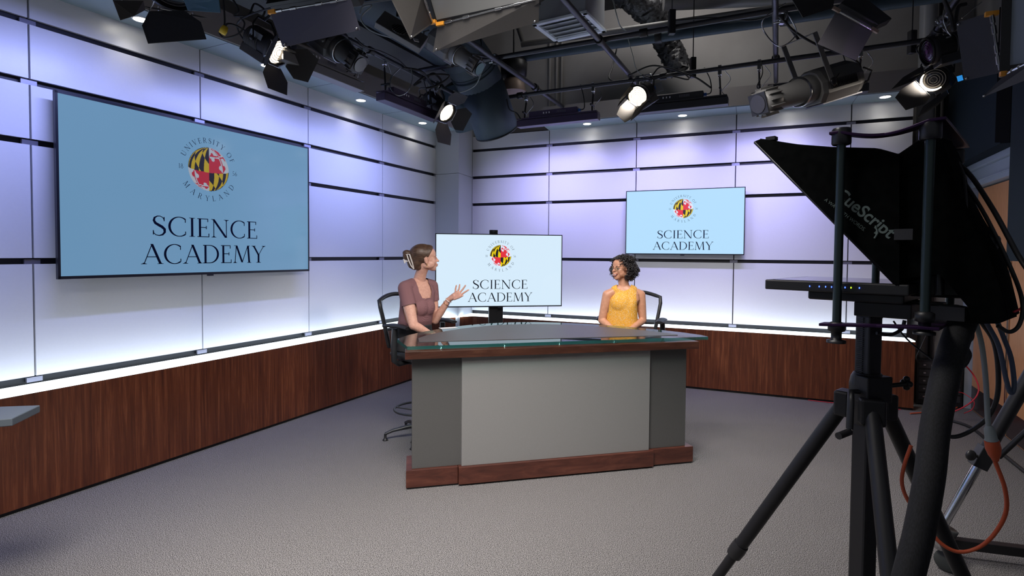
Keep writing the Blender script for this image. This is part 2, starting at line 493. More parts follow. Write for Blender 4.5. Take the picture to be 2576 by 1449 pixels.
# ================================================================== the setting
mb = MB(); mb.box((0.5, 3.5, -0.05), (16, 15, 0.1)); struct(mb, 'floor', M_carpet)
mb = MB(); mb.box((0.5, 4.6, 5.3), (16, 12.8, 0.1)); struct(mb, 'ceiling', M_ceil)


def set_wall(name, O, D, NRM, t0, t1, joints, zjoints, skip_first_soffit=False):
    """dark backing with a grid of satin panels standing proud of it"""
    mb = MB()
    ztop = ZS + 0.02
    P = [O + D * t0 - NRM * 0.16, O + D * t1 - NRM * 0.16]
    mb.prism([(0, 0), (t1 - t0, 0), (t1 - t0, ztop), (0, ztop)], P[0], D, Zv, NRM, 0.12)
    root = struct(mb, name, M_joint)
    zs = [ZA] + [z for z in zjoints] + [ZS]
    for i in range(len(joints) - 1):
        a, b = joints[i] + 0.006, joints[i + 1] - 0.006
        for k in range(len(zs) - 1):
            z0 = zs[k] + 0.021; z1 = zs[k + 1] - (0.021 if k < len(zs) - 2 else 0.0)
            m = MB(); m.prism([(a, z0), (b, z0), (b, z1), (a, z1)], O - NRM * 0.025, D, Zv, NRM, 0.025)
            m.build('wall_panel', M_panel, root)
    for t in joints[1:-1]:
        for z in zs[:-1]:
            m = MB(); m.prism([(t - 0.045, z - 0.021), (t + 0.045, z - 0.021), (t + 0.045, z + 0.012), (t - 0.045, z + 0.012)], O - NRM * 0.03, D, Zv, NRM, 0.02)
            m.build('joint_clip', M_clip, root)
    return root


ZJ = [ZA + 2 * U, ZA + 4 * U, ZA + 5 * U, ZA + 6 * U]
tl = [-4 * WP, -3 * WP, -2 * WP, -WP, 0, WP, 2 * WP, 3 * WP, 3.98 * WP]
set_wall('wall_left', L0, LD, LN, tl[0] - 0.02, tl[-1] + 0.02, tl, ZJ)
WR = 3.0442 * U
tr = [0, WR, 2 * WR, 3 * WR, 4 * WR, 4.4847 * WR]
set_wall('wall_back', Q0, RD, RN, -0.02, tr[-1] + 0.0, tr, ZJ)
LE = L0 + LD * tl[-1]           # end of the left wall
RE = Q0 + RD * tr[-1]

# folded corner column
fold = Vector((A(1154, 440, 7.93).x, 7.93, 0))
mb = MB()
c1 = LE + LN * 0.0; c2 = Q0 + RN * 0.0
for z0, z1 in ((0.0, 2.835), (2.84, 3.62)):
    pl = [c1, fold, c2, c2 - RN * 0.3, c1 - LN * 0.3]
    mb.prism([(p.x, p.y) for p in pl], (0, 0, z0), (1, 0, 0), (0, 1, 0), (0, 0, 1), z1 - z0)
struct(mb, 'trim_1', M_column)

# soffits with their fascia
SO = 0.375
mb = MB()
mb.prism([(-4 * WP, -0.2), (3.98 * WP, -0.2), (3.98 * WP + 0.0, SO), (-4 * WP, SO)], L0 + Zv * ZS, LD, LN, Zv, 0.22)
s1 = struct(mb, 'trim_2', M_soffit)
m = MB(); m.prism([(-4 * WP, SO), (3.98 * WP, SO), (3.98 * WP, SO + 0.012), (-4 * WP, SO + 0.012)], L0 + Zv * (ZS + 0.01), LD, LN, Zv, 0.24)
m.build('fascia', M_fascia, s1)
mb = MB()
mb.prism([(WR - 0.02, -0.2), (tr[-1], -0.2), (tr[-1], SO), (WR + 0.02, SO)], Q0 + Zv * ZS, RD, RN, Zv, 0.2)
s2 = struct(mb, 'trim_3', M_soffit)
m = MB(); m.prism([(WR + 0.02, SO), (tr[-1], SO), (tr[-1], SO + 0.012), (WR + 0.02, SO + 0.012)], Q0 + Zv * (ZS + 0.01), RD, RN, Zv, 0.22)
m.build('fascia', M_fascia, s2)
for t in (-WP, 0, WP, 2 * WP, 3 * WP):
    m = MB(); m.prism([(t - 0.002, 0), (t + 0.002, 0), (t + 0.002, SO), (t - 0.002, SO)], L0 + Zv * (ZS - 0.001), LD, LN, Zv, 0.002); m.build('seam', M_joint, s1)
for k in (2, 3, 4):
    t = k * WR; m = MB(); m.prism([(t - 0.002, 0), (t + 0.002, 0), (t + 0.002, SO), (t - 0.002, SO)], Q0 + Zv * (ZS - 0.001), RD, RN, Zv, 0.002); m.build('seam', M_joint, s2)
# upper wall behind the set, right wall of the room, bulkhead
mb = MB(); mb.prism([(-0.8, 0), (7.6, 0), (7.6, 5.25), (-0.8, 5.25)], Q0 - RN * 0.66, RD, Zv, RN, 0.1); struct(mb, 'wall_back_upper', M_upper)
mb = MB(); mb.prism([(-5.2, 3.0), (5.6, 3.0), (5.6, 5.25), (-5.2, 5.25)], L0 - LN * 0.30, LD, Zv, LN, 0.1); struct(mb, 'wall_left_upper', M_upper)


W0 = Vector((5.12, 6.12, 0))     # foot of the right wall at the far door jamb
WDn = -GD                         # toward the camera
WN = Vector((-math.sin(GA), math.cos(GA), 0))
mb = MB()
mb.prism([(-2.2, 0), (-0.06, 0), (-0.06, 5.25), (-2.2, 5.25)], W0 - WN * 0.14, WDn, Zv, WN, 0.10)
mb.prism([(-0.06, 2.62), (2.4, 2.62), (2.4, 5.25), (-0.06, 5.25)], W0 - WN * 0.14, WDn, Zv, WN, 0.10)
mb.prism([(2.4, 0), (7, 0), (7, 5.25), (2.4, 5.25)], W0 - WN * 0.14, WDn, Zv, WN, 0.10)
struct(mb, 'wall_right', M_upper)
# navy bulkhead over the doors, with a dark recess
mb = MB(); mb.prism([(-0.45, 2.68), (1.55, 2.68), (1.55, 3.6), (-0.45, 3.6)], W0 + WN * 0.0, WDn, Zv, WN, 0.22)
struct(mb, 'trim_4', M_navy)


def door_leaf(name, t0, t1):
    m = MB(); m.prism([(t0, 0.01), (t1, 0.01), (t1, 2.42), (t0, 2.42)], W0 - WN * 0.06, WDn, Zv, WN, 0.045)
    o = struct(m, name, M_door)
    m = MB(); m.prism([(t0 + 0.01, 0.02), (t1 - 0.01, 0.02), (t1 - 0.01, 0.27), (t0 + 0.01, 0.27)], W0 - WN * 0.014, WDn, Zv, WN, 0.004)
    m.build('kick_plate', M_kick, o)
    m = MB(); m.prism([(t1 - 0.03, 0.02), (t1, 0.02), (t1, 2.42), (t1 - 0.03, 2.42)], W0 - WN * 0.014, WDn, Zv, WN, 0.012)
    m.build('edge_strip', M_steel, o)
    return o


door_leaf('door_1', 0.10, 1.12)
door_leaf('door_2', 1.135, 2.25)
mb = MB()
for t0, t1, z0, z1 in ((-0.06, 0.08, 0, 2.62), (2.26, 2.4, 0, 2.62), (0.08, 2.26, 2.44, 2.62)):
    mb.prism([(t0, z0), (t1, z0), (t1, z1), (t0, z1)], W0 - WN * 0.07, WDn, Zv, WN, 0.12)
mb.prism([(-0.10, 2.62), (2.42, 2.62), (2.42, 2.68), (-0.10, 2.68)], W0 - WN * 0.07, WDn, Zv, WN, 0.16)
mb.prism([(0.08, 2.49), (2.26, 2.49), (2.26, 2.50), (0.08, 2.50)], W0 - WN * 0.07, WDn, Zv, WN, 0.135)
struct(mb, 'trim_5', M_frame, bevel=0.006)

# ---- the lit ledges with the walnut fronts (built-in benches)
LDEP = 0.255


def ledge(name, label, O, D, NRM, t0, t1, seams):
    zt = ZA - 0.03
    r = thing(name, label, 'cabinet', (O + D * (t0 + t1) / 2 + NRM * LDEP)[:2] + (0,))
    m = MB(); m.prism([(t0, 0.03), (t1, 0.03), (t1, zt - 0.012), (t0, zt - 0.012)], O + NRM * (LDEP - 0.02), D, Zv, NRM, 0.02); m.build('wood_front', M_wood, r)
    m = MB(); m.prism([(t0, 0), (t1, 0), (t1, 0.035), (t0, 0.035)], O + NRM * (LDEP - 0.045), D, Zv, NRM, 0.02); m.build('toe_kick', M_black, r)
    ss = [t0] + list(seams) + [t1]
    for a, b in zip(ss[:-1], ss[1:]):
        m = MB(); m.prism([(a + 0.0015, 0.0), (b - 0.0015, 0.0), (b - 0.0015, LDEP), (a + 0.0015, LDEP)], O + Zv * (zt - 0.012), D, NRM, Zv, 0.012)
        m.build('glowing_top', M_ledge, r)
    if name.startswith('lit') and t1 > 5:
        m = MB(); m.box(O + D * (t1 - 0.01) + NRM * (LDEP / 2) + Zv * (zt / 2), (0.02, LDEP - 0.05, zt - 0.02), Matrix((D, NRM, Zv)).transposed()); m.build('end_panel', M_wood, r)
    return r


ledge('lit_ledge', 'walnut-fronted bench with a glowing white top running along the left wall under the big screen', L0, LD, LN, -4 * WP, 3.98 * WP - 0.16, [-2 * WP, -WP, 0, WP, 2 * WP, 3 * WP])
ledge('lit_ledge', 'walnut-fronted bench with a glowing white top along the back wall, ending beside the doors', Q0, RD, RN, 0.16, tr[-1] + 0.02, [WR, 2 * WR, 3 * WR, 4 * WR])
# the short return between both benches in the corner
zt = ZA - 0.03
pa = LE - LD * 0.16 + LN * LDEP; pb = Q0 + RD * 0.16 + RN * LDEP
r = thing('corner_ledge', 'short glowing corner piece joining the two walnut benches in front of the column', 'cabinet', (0.5 * (pa + pb))[:2] + (0,))
dd = (pb - pa); ln = dd.length; dd.normalize(); nn = Vector((dd.y, -dd.x, 0))
m = MB(); m.prism([(0, 0.03), (ln, 0.03), (ln, zt - 0.012), (0, zt - 0.012)], pa - nn * 0.02, dd, Zv, nn, 0.02); m.build('wood_front', M_wood, r)
m = MB(); pl = [pa, pb, Q0 + RD * 0.16, Q0, fold + Vector((0, 0, 0)), LE, LE - LD * 0.16]
m.prism([(p.x, p.y) for p in pl], (0, 0, zt - 0.012), (1, 0, 0), (0, 1, 0), Zv, 0.012); m.build('glowing_top', M_ledge, r)

# downlights in the soffits
def downlight(p, wall_n, label):
    r = thing('downlight', label, 'ceiling light', p, 0, 'downlights in the soffit')
    m = MB(); m.lathe([(0.052, 0), (0.060, 0.0), (0.062, 0.006), (0.062, 0.02)], p + Zv * -0.006, Zv, 24, caps=False); m.build('trim_ring', M_white, r)
    m = MB(); m.lathe([(0.0, 0), (0.05, 0), (0.05, 0.004)], p - Zv * 0.005, Zv, 24, smooth=False); m.build('lamp', M_down, r)
    spot_light('downlight_beam', p - Zv * 0.03, p - wall_n * 0.16 - Zv * 0.30, 1.5, (1.0, 0.95, 0.85), 75, 1.0, 0.03)


dls = [((354, 48), 'L', 'lit downlight in the left soffit beside the hanging black barn door, nearest the camera'),
       ((908, 252), 'L', 'lit downlight in the left soffit above the panels right of the big screen'),
       ((1063, 309), 'L', 'lit downlight at the far end of the left soffit, near the corner column'),
       ((1477, 311), 'R', 'lit downlight in the back soffit just below the first purple light bar by the duct'),
       ((1717, 290), 'R', 'lit downlight in the back soffit above the wall screen, second from the duct'),
       ((1990, 264), 'R', 'lit downlight in the back soffit partly behind the long grey spotlight'),
       ((2227, 243), 'R', 'lit downlight in the back soffit at the right end, left of the grey pipe')]
for q, sd, lb in dls:
    p = AZ(q[0], q[1], ZS)
    downlight(p, LN if sd == 'L' else RN, lb)
downlight(L0 + LD * 1.75 + LN * 0.2 + Zv * ZS, LN, 'lit downlight in the left soffit hidden behind the barn doors over the big screen')

# ================================================================== serif lettering
def bez(p0, p1, p2, p3, n=8):
    return [tuple((1 - t) ** 3 * a + 3 * (1 - t) ** 2 * t * b + 3 * (1 - t) * t * t * c + t ** 3 * d for a, b, c, d in zip(p0, p1, p2, p3)) for t in [i / n for i in range(n + 1)]]


TK, TN, SF = 0.105, 0.040, 0.028


def g_stem(x0, y0, x1, y1, w):
    return [[(x0 - w / 2, y0), (x0 + w / 2, y0), (x1 + w / 2, y1), (x1 - w / 2, y1)]]


def g_bar(x0, x1, y, t=None):
    t = t or TN
    return [[(x0, y - t / 2), (x1, y - t / 2), (x1, y + t / 2), (x0, y + t / 2)]]


def g_serif(x, y, w, up):
    s = 1 if up else -1
    return [[(x - w, y), (x + w, y), (x + w, y + s * SF), (x - w, y + s * SF)],
            [(x - w * .55, y + s * SF), (x + w * .55, y + s * SF), (x + w * .28, y + s * SF * 2.6), (x - w * .28, y + s * SF * 2.6)]]


def g_path(pts, ws):
    out = []
    n = len(pts)
    L_, R_ = [], []
    for i in range(n):
        a = pts[max(i - 1, 0)]; b = pts[min(i + 1, n - 1)]
        dx, dy = b[0] - a[0], b[1] - a[1]; l = math.hypot(dx, dy) or 1
        nx, ny = -dy / l * ws[i] / 2, dx / l * ws[i] / 2
        L_.append((pts[i][0] + nx, pts[i][1] + ny)); R_.append((pts[i][0] - nx, pts[i][1] - ny))
    for i in range(n - 1):
        out.append([R_[i], R_[i + 1], L_[i + 1], L_[i]])
    return out


def g_arc(cx, cy, rx, ry, a0, a1, thick=TK, thin=TN, n=22, tilt=0):
    pts, ws = [], []
    for i in range(n + 1):
        a = math.radians(a0 + (a1 - a0) * i / n)
        pts.append((cx + rx * math.cos(a), cy + ry * math.sin(a)))
        ws.append(thin + (thick - thin) * abs(math.cos(a - math.radians(tilt))) ** 1.5)
    return g_path(pts, ws)


def sv(x, y0, y1):  # vertical terminal serif
    return [[(x - SF * .7, y0), (x + SF * .7, y0), (x + SF * .7, y1), (x - SF * .7, y1)]]


def glyph(c):
    if c == 'I': return 0.34, g_stem(.17, 0, .17, 1, TK) + g_serif(.17, 0, .13, 1) + g_serif(.17, 1, .13, 0)
    if c == 'E': return 0.62, g_stem(.14, 0, .14, 1, TK) + g_bar(.02, .52, .98) + g_bar(.14, .44, .52) + g_bar(.02, .56, .02) + sv(.51, .82, 1) + sv(.44, .43, .61) + sv(.56, 0, .2)
    if c == 'F': return 0.58, g_stem(.14, 0, .14, 1, TK) + g_bar(.02, .52, .98) + g_bar(.14, .44, .52) + g_serif(.14, 0, .14, 1) + sv(.51, .82, 1) + sv(.44, .43, .61)
    if c == 'L': return 0.60, g_stem(.14, 0, .14, 1, TK) + g_bar(.02, .55, .02) + g_serif(.14, 1, .13, 0) + sv(.55, 0, .22)
    if c == 'T': return 0.70, g_stem(.35, 0, .35, 1, TK) + g_bar(.03, .67, .98) + g_serif(.35, 0, .14, 1) + sv(.04, .8, 1) + sv(.66, .8, 1)
    if c == 'N': return 0.90, g_stem(.13, 0, .13, .97, TN) + g_stem(.76, 0.03, .76, 1, TN) + g_stem(.11, 1, .74, 0, TK * 1.15) + g_serif(.13, 0, .12, 1) + g_serif(.76, 1, .12, 0) + g_bar(.0, .14, .985, SF)
    if c == 'M': return 1.02, g_stem(.10, 0, .17, 1, TN) + g_stem(.18, 1, .50, .03, TK) + g_stem(.50, .03, .82, 1, TN) + g_stem(.83, 1, .90, 0, TK) + g_serif(.10, 0, .11, 1) + g_serif(.90, 0, .12, 1) + g_bar(.05, .2, .985, SF) + g_bar(.8, .94, .985, SF)
    if c == 'A': return 0.86, g_stem(.09, 0, .43, 1, TN) + g_stem(.42, 1, .78, 0, TK * 1.1) + g_bar(.22, .64, .36) + g_serif(.09, 0, .12, 1) + g_serif(.78, 0, .13, 1)
    if c == 'V': return 0.82, g_stem(.10, 1, .43, 0, TK * 1.05) + g_stem(.42, 0, .73, 1, TN) + g_serif(.10, 1, .13, 0) + g_serif(.73, 1, .11, 0)
    if c == 'Y': return 0.78, g_stem(.09, 1, .38, .46, TK) + g_stem(.39, .46, .69, 1, TN) + g_stem(.38, 0, .38, .5, TK) + g_serif(.38, 0, .14, 1) + g_serif(.09, 1, .12, 0) + g_serif(.69, 1, .11, 0)
    if c == 'U': return 0.84, g_stem(.15, .3, .15, 1, TK) + g_stem(.70, .3, .70, 1, TN) + g_path([(.15, .32), (.16, .2), (.22, .09), (.32, .03), (.43, .02), (.56, .06), (.66, .16), (.695, .28), (.70, .34)], [TK, TK, .09, .07, .055, .05, .045, .04, .04]) + g_serif(.15, 1, .13, 0) + g_serif(.70, 1, .11, 0)
    if c == 'D': return 0.86, g_stem(.14, 0, .14, 1, TK) + g_bar(.02, .36, .98) + g_bar(.02, .36, .02) + g_arc(.34, .5, .43, .48, -90, 90)
    if c == 'R': return 0.76, g_stem(.14, 0, .14, 1, TK) + g_bar(.02, .34, .98) + g_bar(.14, .34, .49) + g_arc(.33, .735, .21, .245, -90, 90) + g_stem(.33, .49, .70, 0, TK) + g_serif(.14, 0, .13, 1) + g_bar(.62, .78, .014, SF)
    if c == 'O': return 0.98, g_arc(.49, .5, .42, .495, 0, 360, n=40)
    if c == 'C': return 0.84, g_arc(.49, .5, .42, .495, 52, 308, n=30) + sv(.755, .72, .92) + sv(.765, .10, .26)
    if c == 'S':
        P = [(.50, .80), (.45, .92), (.34, .985), (.22, .98), (.11, .90), (.08, .76), (.14, .63), (.27, .54), (.41, .45), (.51, .34), (.52, .19), (.43, .06), (.29, .01), (.16, .04), (.07, .13), (.05, .24)]
        W = [TN, TN, TN, .05, .08, .10, .12, .13, .13, .12, .10, .08, .05, TN, TN, TN]
        return 0.60, g_path(P, W) + sv(.50, .74, .95) + sv(.055, .05, .27)
    if c == '1': return 0.42, g_stem(.22, 0, .22, 1, .08) + g_serif(.22, 0, .12, 1) + g_stem(.10, .84, .20, .97, .05)
    if c == '8': return 0.60, g_arc(.28, .75, .17, .23, 0, 360, .08, .04) + g_arc(.28, .27, .22, .26, 0, 360, .09, .04)
    if c == '5': return 0.58, g_bar(.14, .46, .96, .07) + g_stem(.12, .52, .16, .97, .045) + g_arc(.22, .30, .22, .28, -140, 125, .09, .045)
    if c == '6': return 0.60, g_arc(.28, .29, .20, .28, 0, 360, .09, .045) + g_path([(.10, .35), (.12, .6), (.22, .82), (.42, .98)], [.08, .07, .05, .03])
    return 0.34, []


def text_line(s, cx, y, h, W=None, sp=0.05):
    adv = [glyph(c)[0] for c in s]
    tot = sum(adv) + sp * (len(s) - 1)
    kx = (W / (tot * h)) if W else 1.0
    x = cx - tot * h * kx / 2
    out = []
    for c, a in zip(s, adv):
        for poly in glyph(c)[1]:
            out.append([(x + px * h * kx, y + py * h) for px, py in poly])
        x += (a + sp) * h * kx
    return out


def text_arc(s, cx, cy, R, h, a0, a1, flip=False):
    adv = [glyph(c)[0] for c in s]
    # centres of letters spread between the angles a0 and a1
    cs = []; x = 0
    for a in adv: cs.append(x + a / 2); x += a + 0.12
    lo, hi = cs[0], cs[-1]
    out = []
    for c, a, q in zip(s, adv, cs):
        an = math.radians(a0 + (a1 - a0) * (q - lo) / (hi - lo))
        ux, uy = math.cos(an), math.sin(an)
        if not flip: bx, by = cx + ux * R, cy + uy * R; ex = (uy, -ux); ey = (ux, uy)
        else: bx, by = cx + ux * R, cy + uy * R; ex = (-uy, ux); ey = (-ux, -uy)
        for poly in glyph(c)[1]:
            out.append([(bx + ex[0] * (px - a / 2) * h + ey[0] * py * h, by + ex[1] * (px - a / 2) * h + ey[1] * py * h) for px, py in poly])
    return out


def flag_colour(x, y):
    """0 yellow 1 black 2 red 3 white on the globe of the seal, None outside"""
    r2 = x * x + y * y
    if r2 > 1: return None
    z = math.sqrt(1 - r2); T = math.radians(8.5)
    Y = y * math.cos(T) + z * math.sin(T); Z = -y * math.sin(T) + z * math.cos(T)
    lat = math.asin(max(-1, min(1, Y))) / (PI / 2); lon = math.atan2(x, Z) / (PI / 2)
    if x * x + y * y > 0.965: return 1 if (lon * lat < 0) else 3
    u = lon % 1.0 if lon >= 0 else 1 + lon
    v = lat if lat >= 0 else 1 + lat
    u = min(max(u, 0), .9999)
    if lon * lat < 0:      # paly quarter with its bend
        k = int(u * 6); c = k % 2
        t = (1 - v)
        d = t - u
        if abs(d) < 0.0: c ^= 1
        # each stripe changes colour across the diagonal band
        if (t < u + 0.25 * (1 if True else 0)) and (t > u - 0.25): c = 1 - c if False else c ^ 1
        return 0 if c == 0 else 1
    # cross bottony quarter
    cu, cv = .50, .50
    a, b = u - cu, v - cv
    base = 3 if (a < 0) == (b > 0) else 2
    inside = (abs(a) < .045 and abs(b) < .40) or (abs(b) < .045 and abs(a) < .40)
    for (px, py) in ((0, .34), (0, -.34), (.34, 0), (-.34, 0)):
        if px == 0: cc = ((-.085, py), (.085, py), (0, py + math.copysign(.07, py)))
        else: cc = ((px, -.085), (px, .085), (px + math.copysign(.07, px), 0))
        for q in cc:
            if math.hypot(a - q[0], b - q[1]) < .07: inside = True
    if inside: base = 5 - base
    return base


def seal_polys(cx, cy, R, rows=90, cols=180):
    out = [[], [], [], []]
    for i in range(rows):
        y0 = -1 + 2 * i / rows; y1 = -1 + 2 * (i + 1) / rows; ym = (y0 + y1) / 2
        run = None; x_start = None
        for j in range(cols + 1):
            x = -1 + 2 * (j + .5) / cols
            c = flag_colour(x, ym) if j < cols else None
            if c != run:
                if run is not None:
                    out[run].append([(cx + R * x_start, cy + R * y0), (cx + R * (x - 1 / cols), cy + R * y0), (cx + R * (x - 1 / cols), cy + R * y1), (cx + R * x_start, cy + R * y1)])
                run = c; x_start = x - 1 / cols
    return out


def television(name, label, cat, c_loc, dx, nrm, Wd, Ht, depth, col, strength, textcol, dim=1.0, bez=0.013, gap=0.0):
    """c_loc: centre of the front face; dx: to the viewer's right; nrm: out of the screen"""
    r = thing(name, label, cat, (c_loc.x, c_loc.y, c_loc.z - Ht / 2))
    o = c_loc
    # housing
    m = MB(); m.prism([(-Wd / 2, -Ht / 2), (Wd / 2, -Ht / 2), (Wd / 2, Ht / 2), (-Wd / 2, Ht / 2)], o - nrm * depth, dx, Zv, nrm, depth - 0.004)
    m.build('housing', M_silver if depth > 0.07 else M_bezel, r)
    m = MB()
    for a, b, c, d in ((-Wd / 2, Wd / 2, Ht / 2 - bez, Ht / 2), (-Wd / 2, Wd / 2, -Ht / 2, -Ht / 2 + bez * 1.3), (-Wd / 2, -Wd / 2 + bez, -Ht / 2, Ht / 2), (Wd / 2 - bez, Wd / 2, -Ht / 2, Ht / 2)):
        m.prism([(a, c), (b, c), (b, d), (a, d)], o - nrm * 0.004, dx, Zv, nrm, 0.004)
    m.build('bezel', M_bezel, r)
    sm = mat('screen_' + name + textcol, (0.01, 0.012, 0.015), 0.12, emit=col, estr=strength)
    m = MB(); sw, sh = Wd / 2 - bez, Ht / 2 - bez
    m.prism([(-sw, -sh), (sw, -sh), (sw, sh), (-sw, sh)], o - nrm * 0.0035, dx, Zv, nrm, 0.002)
    scr = m.build('screen', sm, r)
    S = 2 * sw; cx = 0.0 if name != 'wheeled_monitor' else 0.004 * S
    top = sh

    def flat(polys, lift):
        mm = MB()
        for p in polys:
            mm.add([o + dx * a + Zv * b + nrm * lift for a, b in p], [tuple(range(len(p)))])
        return mm
    R = 0.0848 * S; gy = top - 0.292 * 2 * sh
    ink = mat('ink_' + textcol, (0.008, 0.011, 0.028), 0.9, spec=0.0)
    pol = text_line('SCIENCE', cx, top - 0.757 * 2 * sh, 0.126 * 2 * sh, 0.442 * S) + text_line('ACADEMY', cx, top - 0.936 * 2 * sh, 0.126 * 2 * sh, 0.515 * S)
    flat(pol, 0.0006).build('title_lettering', ink, scr)
    flat(text_arc('UNIVERSITY OF', cx, gy, R * 1.20, R * 0.235, 155, 26), 0.0006).build('upper_ring_lettering', ink, scr)
    flat(text_arc('MARYLAND', cx, gy, R * 1.47, R * 0.25, 217, 328, True), 0.0006).build('lower_ring_lettering', ink, scr)
    flat(text_line('18', cx - 1.33 * R, gy - 0.13 * R, 0.21 * R), 0.0006).build('year_lettering', ink, scr)
    flat(text_line('56', cx + 1.33 * R, gy - 0.13 * R, 0.21 * R), 0.0006).build('year_lettering', ink, scr)
    sp = seal_polys(cx, gy, R)
    cols = [(0.80, 0.58, 0.0), (0.01, 0.01, 0.012), (0.75, 0.03, 0.05), (0.72, 0.80, 0.92)]
    mm = MB()
    for k in range(4):
        for p in sp[k]: mm.add([o + dx * a + Zv * b + nrm * 0.0006 for a, b in p], [(0, 1, 2, 3)], False, k)
    ms = [mat('seal%d_' % k + textcol, (0.02, 0.02, 0.02), 0.3, emit=cols[k], estr=strength * dim) for k in range(4)]
    mm.build('round_seal', ms, scr)
    # power lamp / badge at the lower edge
    m = MB(); m.box(o + nrm * 0.002 - Zv * (Ht / 2 + 0.006), (0.05, 0.02, 0.012), Matrix((dx, nrm, Zv)).transposed()); m.build('sensor', M_bezel, r)
    return r


tvc = L0 + LD * 1.2115 + LN * 0.12 + Zv * 2.1355
television('wall_television', 'very large wall screen on the left wall with the blue-grey academy title slide', 'television', tvc, LD, LN, 2.243, 1.30, 0.030, (0.135, 0.275, 0.44), 1.0, 'a', 0.42, 0.016)
tvc2 = Q0 + RD * 3.099 + RN * 0.10 + Zv * 2.110
t2 = television('wall_television', 'smaller wall screen on the back wall showing the bright pale blue academy title slide', 'television', tvc2, RD, RN, 1.468, 0.842, 0.035, (0.44, 0.70, 0.93), 1.05, 'b', 0.95, 0.010)
for T, O, D, NR, tt, zz in ((tvc, L0, LD, LN, 1.21, 2.1355), (tvc2, Q0, RD, RN, 3.099, 2.11)):
    par = [q for q in bpy.data.objects if q.name.startswith('wall_television') and (q.location - Vector((T.x, T.y, q.location.z))).length < .01][0]
    m = MB(); m.box(O + D * tt + NR * 0.040 + Zv * zz, (0.6, 0.080, 0.4), Matrix((D, NR, Zv)).transposed()); m.build('wall_bracket', M_black, par)

# wheeled monitor
ma = math.radians(11.0)
mdx = Vector((math.cos(ma), math.sin(ma), 0)); mn = Vector((math.sin(ma), -math.cos(ma), 0))
pl = A(1095, 683, 6.17); pr = A(1414, 683, 6.17 + 1.452 * math.sin(ma) * 1.0)
mc = (pl + pr) / 2; mc.z = 1.49
MW = (Vector((pr.x, pr.y, 0)) - Vector((pl.x, pl.y, 0))).length
mdx = Vector((pr.x - pl.x, pr.y - pl.y, 0)).normalized(); mn = Vector((mdx.y, -mdx.x, 0))
mon = television('wheeled_monitor', 'bright monitor on a black wheeled stand between the two women, camera unit on top', 'monitor', mc, mdx, mn, MW, MW * 0.567, 0.05, (0.66, 0.82, 0.95), 1.02, 'c', 1.0, 0.010)
mon.location.z = 0
for c in mon.children:
    if c.data:
        dz = mc.z - MW * 0.567 / 2
        for v in c.data.vertices: v.co.z += dz
        for g in c.children:
            for v in g.data.vertices: v.co.z += dz
RM = Matrix((mdx, mn, Zv)).transposed()
m = MB(); m.box(mc + mdx * -0.035 - mn * 0.085 + Zv * (0.55 - 1.49), (0.165, 0.06, 1.06), RM); m.build('stand_column', M_plastic, mon, bevel=0.008)
m = MB(); m.box(mc - mn * 0.085 + Zv * (0.04 - 1.49), (0.85, 0.07, 0.05), RM); m.box(mc - mdx * 0.38 - mn * 0.05 + Zv * (0.055 - 1.49), (0.06, 0.62, 0.04), RM); m.box(mc + mdx * 0.38 - mn * 0.05 + Zv * (0.055 - 1.49), (0.06, 0.62, 0.04), RM)
m.build('stand_base', M_plastic, mon, bevel=0.006)
m = MB(); m.box(mc - mn * 0.065, (0.4, 0.03, 0.3), RM); m.build('mount_plate', M_black, mon)
for sx in (-.38, .38):
    for sy in (-.33, .24):
        m = MB(); m.lathe([(0.0, -.012), (.028, -.012), (.028, .012), (0, .012)], mc + mdx * sx + mn * sy + Zv * (0.028 - 1.49), mdx, 14); m.build('caster', M_black, mon)
cu = thing('conference_camera', 'small black camera unit sitting on top of the wheeled monitor', 'camera', (mc + mdx * -0.075 + Zv * (MW * 0.567 / 2))[:])
base = mc + mdx * -0.075 + Zv * (MW * 0.567 / 2) - mn * 0.03
m = MB(); m.box(base + Zv * 0.006, (0.09, 0.06, 0.012), RM); m.build('foot', M_plastic, cu)
m = MB(); m.box(base + Zv * 0.030, (0.092, 0.05, 0.034), RM); m.build('body', M_dark, cu, bevel=0.004)
m = MB(); m.lathe([(0, 0), (.011, 0), (.013, .01), (0, .012)], base + Zv * .030 + mn * .024, mn, 14)
m.build('lens', M_lensdark, cu)

# ================================================================== the desk
DO = Vector((-0.743, 3.855, 0)); DS = Vector((0.9708, 0.2399, 0)); DN = Vector((-0.2399, 0.9708, 0))
def dp(s, n, z=0): return DO + DS * s + DN * n + Zv * z
desk = thing('anchor_desk', 'grey news desk with walnut trim and a curved glass top on metal standoffs', 'desk', dp(1.145, 0.3)[:])
def dprism(poly, z, th, name, mt, bev=0.0, par=None):
    m = MB(); m.prism(poly, DO + Zv * z, DS, DN, Zv, th); return m.build(name, mt, par or desk, bevel=bev)
BZ = 0.137
dprism([(0, 0), (.372, 0), (.372, .30), (0.02, .30)], 0.012, BZ - .012, 'plinth', M_woodh, 0.003)
dprism([(.374, -.026), (1.925, -.026), (1.925, .30), (.374, .30)], 0.012, BZ - .012, 'plinth', M_woodh, 0.003)
dprism([(1.927, 0), (2.29, 0), (2.27, .30), (1.927, .30)], 0.012, BZ - .012, 'plinth', M_woodh, 0.003)
dprism([(.01, .01), (2.28, .01), (2.26, .30), (.03, .30)], 0.0, .014, 'shadow_gap', M_black)
dprism([(.043, .028), (.402, .028), (.402, .26), (.055, .26)], BZ, .94 - BZ, 'side_panel', M_deskdark, 0.002)
dprism([(.398, 0.0), (1.895, 0.0), (1.895, .26), (.398, .26)], BZ + .0005, .94 - BZ - .001, 'front_panel', M_deskgrey, 0.002)
dprism([(1.892, .028), (2.232, .028), (2.222, .26), (1.892, .26)], BZ, .94 - BZ, 'side_panel', M_deskdark, 0.002)
